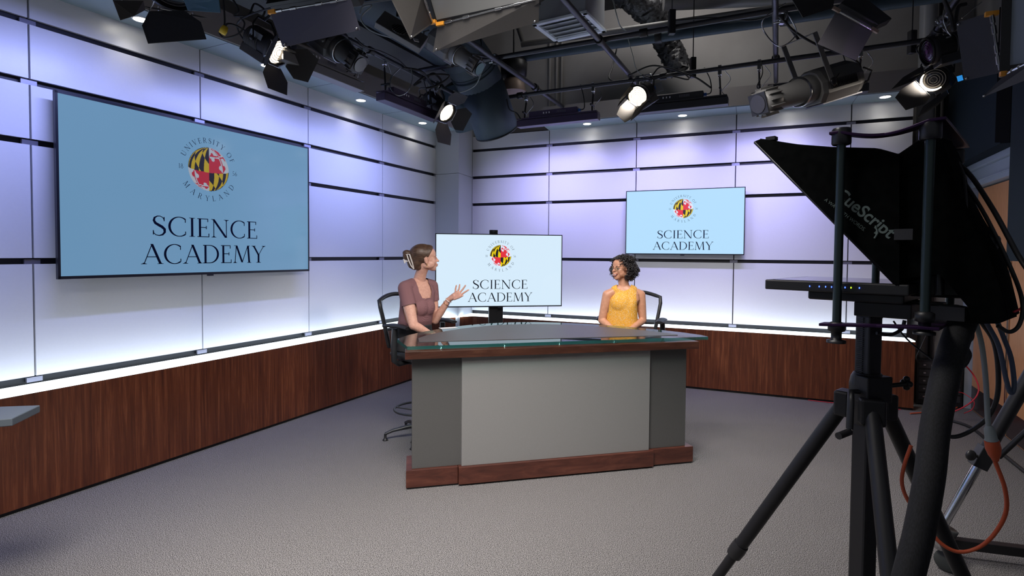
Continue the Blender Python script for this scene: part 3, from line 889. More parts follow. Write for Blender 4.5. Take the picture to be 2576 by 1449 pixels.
def arc_back(s0, s1, n0, n1, pk, cnt=28):
    out = []
    for i in range(cnt + 1):
        t = i / cnt; s = s1 + (s0 - s1) * t
        k = 1 - (2 * t - 1) ** 2
        e = abs(math.sin(PI * t)) ** 0.62
        out.append((s, n1 + (n0 - n1) * t + (pk - (n0 + n1) / 2) * (0.55 * k + 0.45 * e)))
    return out
dprism([(-.01, -.045), (2.30, -.045)] + arc_back(0.0, 2.29, .10, .10, .86), .94, .058, 'worktop', M_woodh, 0.004)
gp = [(.0, -.14), (2.315, -.14)] + arc_back(-.055, 2.315, .21, -.05, 1.0)
m = MB(); m.prism(gp, DO + Zv * 1.026, DS, DN, Zv, 0.024)
# the rim of the sheet is green, the faces clear
m.mi = [0, 0] + [1] * (len(m.f) - 2)
gl = m.build('glass_top', [M_glass, M_glassedge], desk)
for s in (.25, .72, 1.15, 1.60, 2.02):
    m = MB(); m.lathe([(.016, 0), (.016, .004), (.009, .006), (.009, .024), (.016, .026)], dp(s, .03, .9985), Zv, 14); m.build('standoff', M_chrome, desk)
for s, n in ((.3, .5), (.8, .75), (1.5, .75), (2.0, .45)):
    m = MB(); m.lathe([(.016, 0), (.016, .004), (.009, .006), (.009, .024), (.016, .026)], dp(s, n, .9985), Zv, 14); m.build('standoff', M_chrome, desk)
mt = thing('desk_mat', 'dark grey curved writing mat lying on the glass desktop', 'desk mat', dp(1.1, .35, 1.0502)[:])
m = MB(); m.prism([(.095, .03), (2.115, -.03)] + arc_back(.10, 2.125, .20, 0.0, .835), DO + Zv * 1.0502, DS, DN, Zv, .003)
o = m.build('mat_sheet', M_mat, mt)

pp = thing('paper_sheet', 'white sheet of paper lying on the glass beside the hand of the woman in mauve', 'paper', dp(.34, .70, 1.0505)[:])
m = MB(); m.box(dp(.39, .735, 1.0509), (.15, .07, .0006), Matrix.Rotation(.5, 3, 'Z')); m.build('page', M_white, pp)

# ================================================================== drafting chairs (local coordinates, facing +Y)
def make_chair(label):
    r = thing('drafting_chair', label, 'chair', (0, 0, 0), 0, 'tall mesh-backed chairs behind the desk')
    K = dict(world=False)
    m = MB()
    for k in range(5):
        a = PI / 2 + 2 * PI * k / 5 + .3
        e = Vector((math.cos(a), math.sin(a), 0))
        m.tube([Vector((0, 0, .115)), e * .10 + Zv * .11, e * .24 + Zv * .085, e * .305 + Zv * .06], [.03, .026, .02, .017], 8, flat=.8)
    m.lathe([(.035, .06), (.038, .13), (.03, .15)], (0, 0, 0), Zv, 16)
    m.build('star_base', M_mesh, r, **K)
    for k in range(5):
        a = PI / 2 + 2 * PI * k / 5 + .3
        e = Vector((math.cos(a), math.sin(a), 0)) * .305
        m = MB(); m.lathe([(.024, 0), (.026, .006), (.02, .012), (.012, .02), (.012, .06)], e, Zv, 12); m.build('glide', M_plastic, r, **K)
    m = MB(); m.lathe([(.028, .14), (.028, .42), (.02, .42), (.02, .70)], (0, 0, 0), Zv, 16); m.build('gas_column', M_mesh, r, **K)
    m = MB(); m.tube([(math.cos(a) * .225, math.sin(a) * .225, .27) for a in [2 * PI * i / 32 for i in range(32)]], .011, 8, closed=True)
    for k in range(4):
        a = k * PI / 2 + .5; m.tube([(0, 0, .25), (math.cos(a) * .225, math.sin(a) * .225, .27)], .008, 6)
    m.lathe([(.035, .235), (.035, .28)], (0, 0, 0), Zv, 16); m.build('foot_ring', M_mesh, r, **K)
    m = MB(); m.box((0, 0, .715), (.26, .30, .05)); m.build('tilt_mechanism', M_plastic, r, bevel=.012, **K)
    m = MB(); m.tube([(-.12, -.05, .70), (-.28, -.08, .695)], .006, 6); m.tube([(-.27, -.078, .695), (-.33, -.09, .69)], .012, 6, flat=.4); m.build('lever', M_plastic, r, **K)
    # seat cushion
    m = MB(); n = 10
    prof = [(0.17, 0.735), (0.235, 0.75), (0.25, .785), (.235, .82), (.15, .835), (0, .835)]
    vs = []; fs = []
    for (q, z) in prof:
        for k in range(36):
            a = 2 * PI * k / 36; c, s = math.cos(a), math.sin(a)
            e = 3.2; rr = (abs(c) ** e + abs(s) ** e) ** (-1 / e)
            vs.append((c * rr * q, s * rr * q * .96 + .02, z - .02 * max(0, s) * (q / .25)))
    for i in range(len(prof) - 1):
        for k in range(36): fs.append((i * 36 + k, i * 36 + (k + 1) % 36, (i + 1) * 36 + (k + 1) % 36, (i + 1) * 36 + k))
    fs.append(tuple(range(35, -1, -1)))
    m.add(vs, fs, True); m.build('seat', M_plastic, r, **K)
    # back frame: a flared loop with a curved profile
    def bpt(u, z):
        k = (z - .80) / .50
        return Vector((u, -.235 - .05 * math.sin(k * PI) * 0 - .10 * k ** 1.6 + .16 * (u / .25) ** 2 * .35, z))
    loop = []
    wb, wt, zb, zt_ = .18, .25, .84, 1.255
    for i in range(10): t = i / 9; loop.append(bpt(-wb + 2 * wb * t, zb - .02 * math.sin(PI * t)))
    for i in range(1, 12): t = i / 12; loop.append(bpt(wb + (wt - wb) * t ** .8, zb + (zt_ - .03 - zb) * t))
    for i in range(11): t = i / 10; loop.append(bpt(wt - .01 - 2 * (wt - .01) * t, zt_ + .045 * math.sin(PI * t)))
    for i in range(1, 12): t = 1 - i / 12; loop.append(bpt(-(wb + (wt - wb) * t ** .8), zb + (zt_ - .03 - zb) * t))
    m = MB(); m.tube(loop, .019, 8, closed=True); fr = m.build('back_frame', M_mesh, r, **K)
    m = MB(); g = []
    rows, cols = 12, 10; vs = []
    for i in range(rows + 1):
        t = i / rows; z = zb + (zt_ - zb) * t; hw = wb + (wt - wb) * min(1, t / .95) ** .8 - .005
        for j in range(cols + 1):
            q = -hw + 2 * hw * j / cols; vs.append(bpt(q, z + .035 * math.sin(PI * j / cols) * t))
    fs = [(i * (cols + 1) + j, i * (cols + 1) + j + 1, (i + 1) * (cols + 1) + j + 1, (i + 1) * (cols + 1) + j) for i in range(rows) for j in range(cols)]
    m.add(vs, fs, True); m.build('back_mesh', M_chairmesh, fr, **K)
    m = MB(); m.tube([bpt(-.19, .99) + Vector((0, -.01, 0)), bpt(0, .98) + Vector((0, -.02, 0)), bpt(.19, .99) + Vector((0, -.01, 0))], .012, 8); m.build('lumbar_bar', M_mesh, r, **K)
    m = MB(); m.tube([(0, -.06, .72), (0, -.20, .72), (0, -.265, .78), (0, -.27, .90)], [.03, .03, .028, .022], 8, flat=.6); m.build('back_support', M_plastic, r, **K)
    for s in (-1, 1):
        m = MB(); m.tube([(s * .13, 0, .715), (s * .25, 0, .715), (s * .30, 0, .75), (s * .30, -.005, .86), (s * .295, .0, 1.03)], [.02, .022, .026, .028, .024], 8); a_ = m.build('arm_post', M_mesh, r, **K)
        m = MB(); pts = [(s * .295, -.13, 1.045), (s * .295, -.03, 1.055), (s * .292, .08, 1.055), (s * .285, .16, 1.045)]
        m.tube(pts, [.032, .045, .046, .036], 12, flat=.42); m.build('arm_pad', M_plastic, r, **K)
    return r


ch1 = make_chair('tall black mesh-backed chair under the woman in mauve at the left end of the desk')
CH1 = Vector((-0.835, 4.97, 0)); a1 = math.atan2(-.6, .8) - PI / 2
ch1.location = CH1; ch1.rotation_euler = (0, 0, a1)


def copy_tree(o, parent=None):
    c = o.copy(); COL.objects.link(c)
    if parent: c.parent = parent
    for k in list(o.children): copy_tree(k, c)
    return c


ch2 = copy_tree(ch1); ch2['label'] = 'tall black mesh-backed chair behind the woman in the yellow top, right of her shoulder'
CH2 = Vector((1.19, 5.42, 0)); a2 = math.atan2(-.93, -.37) - PI / 2
ch2.location = CH2; ch2.rotation_euler = (0, 0, a2)

# ================================================================== overhead
def pipe(name, a, b, r, label, mt=None, cat='pipe', joints=(), caps=True):
    t = thing(name, label, cat, ((Vector(a) + Vector(b)) / 2)[:])
    m = MB(); m.tube([a, b], r, 14); m.build('tube', mt or M_pipe, t)
    for q in joints:
        d = (Vector(b) - Vector(a)); c = Vector(a) + d * q; d.normalize()
        m = MB(); m.lathe([(r + .012, -.035), (r + .014, -.03), (r + .014, .03), (r + .012, .035)], c, d, 14); m.build('coupling', M_black, t)
    return t


def ext(p, q, k0, k1):
    d = (q - p).normalized(); return p - d * k0, q + d * k1


PR = 0.024
a, b = ext(AZ(1266, 246, ZG), AZ(2290, 107, ZG), 0.0, 0.5); P1a, P1b = a, b
pipe('grid_pipe', a, b, PR, 'black grid pipe running along the back wall, carrying the purple-lit light bars', joints=(.05, .42))
a, b = ext(AZ(1245, 146, ZG + .10), AZ(1900, 35, ZG + .10), 1.0, 1.6); P2a, P2b = a, b
pipe('grid_pipe', a, b, PR, 'long black grid pipe crossing the frame above the back pipe, below the white air vent', joints=(.5,))
a, b = ext(AZ(912, 118, ZG), AZ(1185, 258, ZG), 2.8, 0.0); LPa, LPb = a, b
pipe('grid_pipe', a, b, PR, 'black grid pipe along the left wall, holding the lit spotlights on the left', joints=(.6, .85))
a, b = ext(AZ(1420, 0, ZG + .05), AZ(1606, 214, ZG + .05), 1.6, 0.05)
pipe('grid_pipe', a, b, .027, 'thick purple-black diagonal pipe ending above the lit spotlight at the centre of the back pipe', joints=(.62,))
a, b = ext(AZ(1190, 110, ZG + .05), AZ(1415, 268, ZG + .05), 0.9, 0.0)
pipe('grid_pipe', a, b, .027, 'thick diagonal pipe passing in front of the round duct, free end over the light bar', joints=(.72,))
a, b = ext(AZ(1950, 0, ZG + .05), AZ(1952, 205, ZG + .05), 1.0, 0.0)
pipe('grid_pipe', a, b, .024, 'black pipe that looks upright in the photo, behind the long grey spotlight', joints=(.75,))
a, b = ext(AZ(2402, 5, ZG + .05), AZ(2346, 87, ZG + .05), 0.8, 0.2)
pipe('grid_pipe', a, b, .026, 'slanting pipe at the upper right above the pair of spotlights there', joints=())
a, b = AZ(1055, 177, ZG + .10), AZ(1140, 161, ZG + .10)
pipe('grid_pipe', a, b, .022, 'short black cross pipe left of the round duct', joints=(.9,))

zc = 4.15
a, b = ext(AZ(1268, 150, zc), AZ(2330, -5, zc), 0.1, 0.8)
pipe('ceiling_conduit', a, b, .060, 'fat blue-grey pipe under the ceiling just below the long grid pipe', M_duct, joints=(.38, .62))
zc = 4.3
a, b = ext(AZ(1312, 112, zc), AZ(1900, 28, zc), 0.0, 2.4)
pipe('ceiling_conduit', a, b, .035, 'grey conduit under the ceiling crossing just below the white air vent', M_grayfix)
a, b = AZ(1318, 112, zc), AZ(1300, 60, zc + .5)
pipe('ceiling_conduit', a, b, .030, 'short grey conduit rising from the end of the long conduit, left of the vent', M_grayfix)
a, b = ext(AZ(1740, 0, 4.5), AZ(2300, -25, 4.5), 0.3, 1.5)
pipe('ceiling_conduit', a, b, .10, 'large grey pipe at the top edge of the photo above the long grid pipe', M_grayfix)
for (x, y, lb) in ((1690, 62, 'thin hanger rod holding the long grid pipe right of the vent'), (1743, 175, 'thin hanger rod holding the back pipe above the centre light bar'), (2294, 112, 'thin hanger rod holding the back pipe at the far right')):
    p = AZ(x, y, ZG + .04) if x != 1690 else AZ(x, y, ZG + .10)
    t = thing('hanger_rod', lb, 'rod', p[:])
    m = MB(); m.tube([p + Zv * .12, p + Zv * 1.64], .005, 6); m.build('rod', M_steel if x == 1690 else M_blackm, t)
    m = MB(); m.box(p + Zv * .02, (.055, .06, .21)); m.build('bracket', M_black, t, bevel=.006)

# thin upright conduits on the upper wall
for k, t0 in enumerate((1.05, 1.16, 1.24)):
    c = Q0 + RD * t0 - RN * 0.52
    pipe('wall_conduit', c + Zv * 3.3, c + Zv * 5.2, .018, ('leftmost', 'middle', 'rightmost')[k] + ' of three thin upright conduits on the grey upper wall beside the duct', M_upper)

# the round duct with its elbow
t = thing('round_duct', 'big dark blue-grey round air duct with an elbow pointing down at the room corner', 'air duct', A(1230, 260, 6.9)[:])
e0 = A(1196, 175, 6.55); e1 = A(1250, 330, 6.95)
start = e0 - GD * 2.6 + Zv * 0.12
sp = spline([start, e0 - GD * 1.0 + Zv * .1, e0 - GD * .25 + Zv * .06, e0 + (e1 - e0) * .30, e0 + (e1 - e0) * .62, e1], 6)
sp = [start, e0 - GD * 1.0 + Zv * .12, e0 - GD * .35 + Zv * .10, e0 - GD * .10 + Zv * .02, e0 + (e1 - e0) * .22, e1]
m = MB(); m.tube(sp[:3], .27, 32, caps=False); m.build('straight_run', M_duct, t)
m = MB(); m.tube(sp[2:5], .275, 32, caps=False); m.build('elbow', M_duct, t)
m = MB(); m.tube(sp[4:], .272, 36, caps=False); dn = m.build('outlet', M_duct, t, solid=.01)
m = MB(); dd = (e1 - sp[4]).normalized(); m.lathe([(.274, -.012), (.280, -.012), (.280, .004), (.262, .004)], e1, dd, 36); m.build('outlet_rim', M_black, t)
for q in (.12, .3):
    m = MB(); m.lathe([(.276, -.01), (.286, 0), (.276, .01)], sp[3] + (sp[4] - sp[3]) * q, (sp[4] - sp[3]), 36); m.build('seam_ring', M_duct, t)
t = thing('round_duct', 'second dark duct end behind the elbow, its rim just above the back wall panels', 'air duct', A(1175, 300, 7.5)[:])
m = MB(); m.tube([A(1140, 205, 7.2), A(1182, 318, 7.5)], .20, 28, caps=False); m.build('outlet', M_duct, t, solid=.01)

# long dark beams / trough above the left wall
t = thing('ceiling_trough', 'dark grey angled trough above the soffit on the left, behind the light bar', 'beam', A(1000, 190, 6.2)[:])
o0 = L0 + LN * .55 + Zv * 3.72
m = MB(); m.prism([(0, 0), (.34, .16), (.34, .24), (0, .10)], o0 + LD * 0.5, LN, Zv, LD, 3.5); m.build('panel', M_dark, t)

# white air vent
t = thing('air_vent', 'pale blue-white louvred air vent box hanging at the top centre', 'air vent', AZ(1424, 70, 4.2)[:])
vz = 4.2; V = [AZ(1338, 64, vz), AZ(1372, 97, vz), AZ(1508, 77, vz), AZ(1475, 32, vz)]
vo = V[0]; ex = (V[3] - V[0]); ey = (V[1] - V[0]); wx = ex.length; wy = max(ey.length, .35); ex.normalize(); ey = Vector((ex.y, -ex.x, 0)); ey = ey if ey.dot(V[1] - V[0]) > 0 else -ey
wy = wx * .9
m = MB(); m.prism([(0.02, 0.02), (wx - .02, 0.02), (wx - .02, wy - .02), (.02, wy - .02)], vo + Zv * .03, ex, ey, Zv, .34); m.build('box', mat('vent_box_grey', (.30, .31, .33), .6), t)
m = MB()
for a0, a1, b0, b1 in ((0, wx, 0, .05), (0, wx, wy - .05, wy), (0, .05, 0, wy), (wx - .05, wx, 0, wy)):
    m.prism([(a0, b0), (a1, b0), (a1, b1), (a0, b1)], vo, ex, ey, Zv, .03)
m.build('frame', M_vent, t, bevel=.004)
for i in range(4):
    s = .07 + i * (wy - .14) / 4
    m = MB(); q = vo + ey * (s + .04); m.quadp([q + ex * .06, q + ex * (wx - .06), q + ex * (wx - .06) + ey * .055 + Zv * .03, q + ex * .06 + ey * .055 + Zv * .03], .006)
    m.build('louvre', M_vent, t)

# crumpled black insulation hanging off a duct
t = thing('insulated_duct', 'lumpy black foil-wrapped duct hanging from the ceiling right of the vent', 'air duct', A(1665, 60, 7.0)[:])
def bumpy(pts, r, name):
    m = MB(); n = 30; m.tube(spline(pts, 14), r, n)
    rr = random.Random(3)
    for i, v in enumerate(m.v):
        m.v[i] = v + Vector((rr.uniform(-1, 1), rr.uniform(-1, 1), rr.uniform(-1, 1))) * .022
    return m.build(name, M_insul, t)
bumpy([A(1540, -60, 6.6), A(1612, 0, 6.7), A(1660, 40, 6.9)], .20, 'upper_wrap')
bumpy([A(1650, 60, 7.0), A(1683, 120, 7.2), A(1712, 178, 7.2)], .15, 'lower_wrap')

# ---- lighting fixtures
def clamp_and_stem(root, top, bottom, mt=None, r=.011):
    """C-clamp on the pipe at top and a stem down to the yoke"""
    m = MB(); m.tube([top + Zv * .0, bottom], r, 8); m.build('stem', mt or M_blackm, root)
    m = MB()
    arc = [top + Vector((math.cos(q) * .036 * GC.x, math.cos(q) * .036 * GC.y, math.sin(q) * .036)) for q in [math.radians(g) for g in range(-60, 221, 20)]]
    m.tube(arc, .010, 8); m.box(top - Zv * .045, (.035, .035, .03)); m.tube([top + Zv * -.04 - GC * .06, top - Zv * .04 + GC * .03], .006, 6)
    m.build('clamp', M_steel, root)


def loop_cable(root, a, b, sag, mt, r=.004, name='safety_cable', side=Vector((0.3, 0, 0))):
    a, b = Vector(a), Vector(b)
    m = MB(); m.tube(spline([a, a * .7 + b * .3 - Zv * sag + side * .4, a * .3 + b * .7 - Zv * sag - side * .3, b], 8), r, 6); return m.build(name, mt, root)


def fresnel(label, lens, d, leaves, pipe_pt=None, lit=True, R=.10, L=.26, plug=None, mt=None, leafm=None, power=0, target=None, lens_m=None, roll=0, group='fresnel spotlights with barn doors'):
    lens = Vector(lens); d = Vector(d).normalized()
    r = thing('fresnel_spotlight', label, 'stage light', lens[:], 0, group)
    mt = mt or M_dark; leafm = leafm or M_leaf
    F = frame_from(d) @ Matrix.Rotation(roll, 3, 'Y'); X = F @ Vector((1, 0, 0)); Z = F @ Vector((0, 0, 1))
    back = lens - d * L
    m = MB()
    m.lathe([(0, -L), (R * .75, -L), (R * .92, -L + .02), (R * .92, -.05), (R * 1.12, -.045), (R * 1.12, -.005), (R * 1.0, 0)], lens, d, 28, caps=False)
    m.build('housing', mt, r)
    m = MB()
    for k in range(8):
        m.lathe([(R * .93, -L + .035 + k * .018), (R * 1.0, -L + .038 + k * .018), (R * 1.0, -L + .044 + k * .018), (R * .93, -L + .047 + k * .018)], lens, d, 24, caps=False)
    m.build('cooling_fins', mt, r)
    # rectangular ballast box slung under
    m = MB(); m.box(lens - d * (L * .55) - Z * (R * 1.05), (R * 1.3, L * .85, R * .7), F); bx = m.build('ballast_box', mt, r, bevel=.006)
    m = MB(); m.box(lens - d * (L * .55) + X * (R * .95) + Z * R * .35, (.004, L * .42, R * .45), F); m.build('rating_label', mat('label_grey', (.22, .24, .27), .5), r)
    m = MB()
    m.lathe([(R * 1.0, -.002), (R * 1.14, -.002), (R * 1.16, .012), (R * 1.02, .016)], lens, d, 32, caps=False); m.build('lens_ring', M_blackm, r)
    m = MB(); m.lathe([(R * .97, -.016), (R * .8, -.006), (R * .5, .004), (R * .2, .009), (0, .010)], lens, d, 28)
    m.build('lens', lens_m or (M_lamp if lit else M_lensdark), r)
    m = MB()
    for q in (.82, .62, .42, .24):
        m.lathe([(R * q, .001 + (1 - q) * .012), (R * q + .003, .004 + (1 - q) * .012), (R * q + .005, .001 + (1 - q) * .012)], lens, d, 28, caps=False)
    m.build('lens_steps', mat('lens_step_glass', (.5, .45, .38), .1) if lit else M_blackm, r)
    # leaves
    for (ang, op, size, hot) in leaves:
        an = math.radians(ang)
        rad = X * math.cos(an) + Z * math.sin(an); tan = -X * math.sin(an) + Z * math.cos(an)
        oc = math.cos(math.radians(op)); os_ = math.sin(math.radians(op))
        out = d * oc + rad * os_           # leaf direction
        hinge = lens + rad * R * 1.12 + d * .014
        l = size; w0 = R * .78; w1 = R * 1.35; w2 = R * 1.05
        pts = [hinge - tan * w0, hinge + tan * w0, hinge + tan * w1 + out * l * .45, hinge + tan * w2 + out * l, hinge - tan * w2 + out * l, hinge - tan * w1 + out * l * .45]
        m = MB(); m.quadp(pts, .002); lf = m.build('barn_door_leaf', hot or leafm, r)
        m = MB(); m.tube([hinge - tan * w0 * .8, hinge + tan * w0 * .8], .004, 6)
        for s in (-1, 1): m.tube([hinge + tan * w0 * s * .9 - out * .01, hinge + tan * w0 * s * .9 + rad * .02 + out * .015, hinge + tan * w0 * s * .7 + out * .03], .003, 5)
        m.build('hinge', M_steel, lf)
    # yoke
    yc = lens - d * (L * .5)
    top = (Vector(pipe_pt) if pipe_pt is not None else yc + Zv * .4)
    side = d.cross(Zv).normalized()
    ytop = yc + Zv * (R * 1.9)
    m = MB()
    m.tube([yc + side * R * 1.18, yc + side * R * 1.2 + Zv * R * 1.2, ytop + side * R * .7, ytop - side * R * .7, yc - side * R * 1.2 + Zv * R * 1.2, yc - side * R * 1.18], .010, 6, flat=.5)
    m.build('yoke', M_blackm, r)
    m = MB(); m.lathe([(.0, 0), (.016, 0), (.018, .02), (.01, .03), (0, .03)], yc + side * R * 1.2, side, 12); m.build('tilt_knob', M_blackm, r)
    clamp_and_stem(r, top, ytop)
    loop_cable(r, top - GC * .05, yc - d * L * .4, .16, M_steel, .003)
    m = MB(); m.tube(spline([back, back - d * .08 - Zv * .08, back - d * .06 + Zv * .05 + side * .08, top - Zv * .06 + side * .1, top + GD * .12 + Zv * .03], 8), .007, 7); m.build('power_cable', M_cable, r)
    if plug is not None:
        q = Vector(plug)
        m = MB(); m.tube(spline([q, q + Vector((.03, 0, .05)), q.lerp(back, .5) + Zv * .05, back], 6), .007, 6); m.build('plug_cable', M_cable, r)
        m = MB(); m.lathe([(.012, -.03), (.026, -.03), (.028, .0), (.022, .03), (.012, .035)], q, Vector((.4, .1, .9)), 12); m.build('power_plug', M_yellow, r)
    if power:
        spot_light('fresnel_beam', lens + d * .03, target, power, WARM, 38, .6, R * .8)
    return r


def on_pipe(a, b, p):
    """closest point of the pipe a-b to p in plan"""
    d = (b - a); d2 = Vector((d.x, d.y, 0)); t = (Vector((p.x, p.y, 0)) - Vector((a.x, a.y, 0))).dot(d2) / d2.dot(d2)
    return a + d * t


S3 = .20
f2 = A(700, 132, 4.40)
fresnel('lit spotlight with a yellow plug in front of the panels above the big screen', f2, (.79, -.28, -.52), [(0, 35, .19, None), (90, 60, .18, None), (180, 48, .20, None), (270, 48, .21, None)], on_pipe(LPa, LPb, f2 - Vector((.1, 0, 0))), R=.098, L=.32, plug=A(563, 76, 4.35), power=60, target=(1.05, 5.3, 1.4))
f10 = A(1124, 284, 6.25)
fresnel('lit spotlight with a yellow plug hanging beside the round duct at the room corner', f10, (.68, -.44, -.58), [(0, 55, .2, None), (180, 60, .18, None), (270, 50, .24, M_leafg), (90, 70, .16, None)], on_pipe(LPa, LPb, f10), R=.105, L=.36, plug=A(1050, 253, 6.1), power=60, target=(1.0, 5.2, 1.35))
f1 = A(437, -22, 3.35)
fresnel('unlit black spotlight cut off by the top edge at left, wide black leaf hanging', f1, (.18, -.35, -.92), [(270, 25, .01, None)], on_pipe(LPa, LPb, f1), lit=False, R=.13, L=.30, group='large unlit spotlights')
f14 = A(1603, 243, 5.52)
fresnel('lit spotlight facing the camera at the back pipe centre, blue sticker on its side', f14, (-.52, -.74, -.40), [], on_pipe(P1a, P1b, f14), R=.098, L=.30, power=60, target=(-.75, 4.8, 1.4), roll=.45)
f18 = A(2349, 200, 4.75)
fresnel('lit spotlight at the far right whose leaves glow, below the purple-lensed one', f18, (-.62, -.58, -.42), [], on_pipe(P1a, P1b, f18), R=.098, L=.30, power=60, target=(-.7, 4.8, 1.35), roll=.45, lens_m=M_lensdark)
r18 = [q for q in bpy.data.objects if q.get('label', '').startswith('lit spotlight at the far right')][0]
F_ = frame_from(Vector((-.62, -.58, -.42))); m = MB()
m.tube([f18 + F_ @ Vector((math.cos(g) * .086, .012, math.sin(g) * .086)) for g in [math.radians(235 + 8 * k) for k in range(22)]], [.004 + .008 * math.sin(PI * k / 21) for k in range(22)], 8); m.build('lit_lens_edge', M_lamp, r18)
def hand_leaves(root, sets):
    for pts in sets:
        m = MB(); m.quadp([A(*q) for q in pts], .002); lf = m.build('barn_door_leaf', M_leafg, root)
        m = MB(); m.tube([A(*pts[0]), A(*pts[1])], .004, 6); m.build('hinge', M_steel, lf)
hand_leaves(r18, [[(2320, 166, 4.74), (2325, 181, 4.72), (2290, 207, 4.52), (2242, 225, 4.42), (2272, 194, 4.55)],
                  [(2302, 203, 4.70), (2341, 243, 4.70), (2326, 262, 4.58), (2279, 277, 4.44), (2252, 245, 4.46), (2268, 224, 4.56)],
                  [(2381, 227, 4.72), (2386, 236, 4.70), (2360, 264, 4.54), (2306, 297, 4.42), (2323, 267, 4.52)]])
hand_leaves([q for q in bpy.data.objects if q.get('label', '').startswith('lit spotlight facing the camera')][0],
            [[(1589, 211, 5.50), (1593, 223, 5.49), (1570, 250, 5.36), (1553, 269, 5.30), (1562, 245, 5.36)],
             [(1577, 252, 5.48), (1610, 275, 5.48), (1600, 293, 5.38), (1572, 308, 5.26), (1551, 288, 5.28), (1560, 268, 5.38)],
             [(1637, 241, 5.48), (1632, 251, 5.46), (1609, 286, 5.34), (1586, 305, 5.26), (1597, 278, 5.36)]])
c_ = A(2415, 197, 4.66); m = MB(); m.box(c_, (.045, .004, .045), Matrix.Rotation(-.3, 3, 'Y')); m.build('control_display', mat('blue_display', (.02, .1, .3), .3, emit=(.03, .3, .8), estr=.8), r18)
f17 = A(2334, 130, 4.55)
fresnel('unlit black spotlight with a purple tinted lens at the upper right, above the lit one', f17, (-.93, .22, -.22), [], AZ(2372, 50, ZG), lit=False, R=.10, L=.34, lens_m=mat('purple_lens', (.12, .03, .14), .08), group='large unlit spotlights')
# big leaves of the cut-off fixture, top left
r1 = [q for q in bpy.data.objects if q.get('label', '').startswith('unlit black spotlight cut off')][0]
for pts, mt_, nm in (([A(375, 28, 3.3), A(463, 26, 3.3), A(505, 55, 3.25), A(519, 98, 3.2), A(372, 109, 3.2), A(357, 64, 3.25)], M_leaf, 'barn_door_leaf'),
                     ([A(284, 0, 3.2), A(361, 2, 3.35), A(366, 25, 3.35), A(338, 40, 3.25), A(303, 51, 3.2)], M_leafg, 'barn_door_leaf'),
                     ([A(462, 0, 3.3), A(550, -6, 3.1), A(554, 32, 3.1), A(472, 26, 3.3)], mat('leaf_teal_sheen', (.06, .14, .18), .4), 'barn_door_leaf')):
    m = MB(); m.quadp(pts, .003); lf = m.build(nm, mt_, r1)
    m = MB(); m.tube([pts[0], pts[0] + Vector((.01, .02, .05)), pts[0] + Vector((.03, 0, .06))], .004, 6); m.build('hinge', M_steel, lf)
# blue sticker on the centre light
r14 = [q for q in bpy.data.objects if q.get('label', '').endswith('blue sticker on its side')][0]
c = A(1650, 222, 5.70); m = MB(); m.box(c, (.14, .004, .09), Matrix.Rotation(-.35, 3, 'Y')); m.build('control_panel', mat('label_grey', (.22, .24, .27), .5), r14)
m = MB(); m.box(c + Vector((-.03, -.004, .0)), (.05, .002, .035), Matrix.Rotation(-.35, 3, 'Y')); m.build('sticker', mat('blue_sticker', (.02, .15, .75), .4), r14)


def batten(label, c, dr, Ln, col=None, driver=(-.15, .6)):
    """LED light bar hanging from its pipe"""
    c = Vector(c); R3 = Matrix((dr, Vector((-dr.y, dr.x, 0)), Zv)).transposed(); nb = Vector((-dr.y, dr.x, 0))
    r = thing('light_bar', label, 'stage light', c[:], 0, 'wall-washing light bars')
    mt = col or M_dark
    m = MB(); m.box(c, (Ln, .11, .075), R3); m.build('housing', mt, r, bevel=.004)
    m = MB(); m.box(c + Zv * .052 - nb * .0, (Ln * .98, .13, .012), R3); m.build('top_flange', mt, r)
    m = MB(); m.box(c + dr * driver[0] * Ln * .3 + Zv * .095 - nb * .01, (Ln * driver[1], .07, .07), R3); dv = m.build('driver_box', mt, r, bevel=.004)
    q0 = c + dr * (driver[0] * Ln * .3) + Zv * .098 - nb * .047
    for k in range(10):
        m = MB(); m.box(q0 + dr * (.06 + k * .011), (.004, .002, .028), R3); m.build('vent_slot', M_clip, dv)
    for k in range(3):
        m = MB(); m.box(q0 - dr * (.04 + k * .035), (.012, .002, .018), R3); m.build('control_button', M_white, dv)
    q = c + dr * (driver[0] * Ln * .3 + Ln * driver[1] / 2 + .012) + Zv * .095
    m = MB(); m.box(q, (.035, .03, .03), R3); m.build('power_plug', M_blue, r, bevel=.004)
    for s in (-.42, .42):
        b0 = c + dr * (s * Ln) + Zv * .055; t0 = Vector((b0.x, b0.y, 0)); pz = on_pipe(PA, PB, t0)
        if (Vector((pz.x, pz.y, 0)) - t0).length > .35: pz = Vector((b0.x, b0.y, ZG))
        m = MB(); m.tube([b0, b0 + Zv * .05, pz - Zv * .09], .010, 8); m.build('hanger_arm', M_blackm, r)
        m = MB(); m.tube([b0 + Zv * .08 - nb * .05, b0 + Zv * .08 + nb * .05], .012, 8); m.build('tee_knob', M_black, r)
        m = MB(); m.box(pz - Zv * .02, (.035, .04, .10), R3); m.tube([pz - Zv * .09, pz - Zv * .06], .014, 8); m.build('pipe_clamp', M_chrome, r, bevel=.008)
        loop_cable(r, pz - Zv * .03 + dr * .05, b0 + dr * .06, .02, M_steel, .0035, side=dr * .12)
    m = MB(); m.tube(spline([q, q + dr * .06 + Zv * .02, q + dr * .05 + Zv * .15, on_pipe(PA, PB, q) + Zv * .03], 8), .006, 6); m.build('power_cable', M_cable, r)
    return r


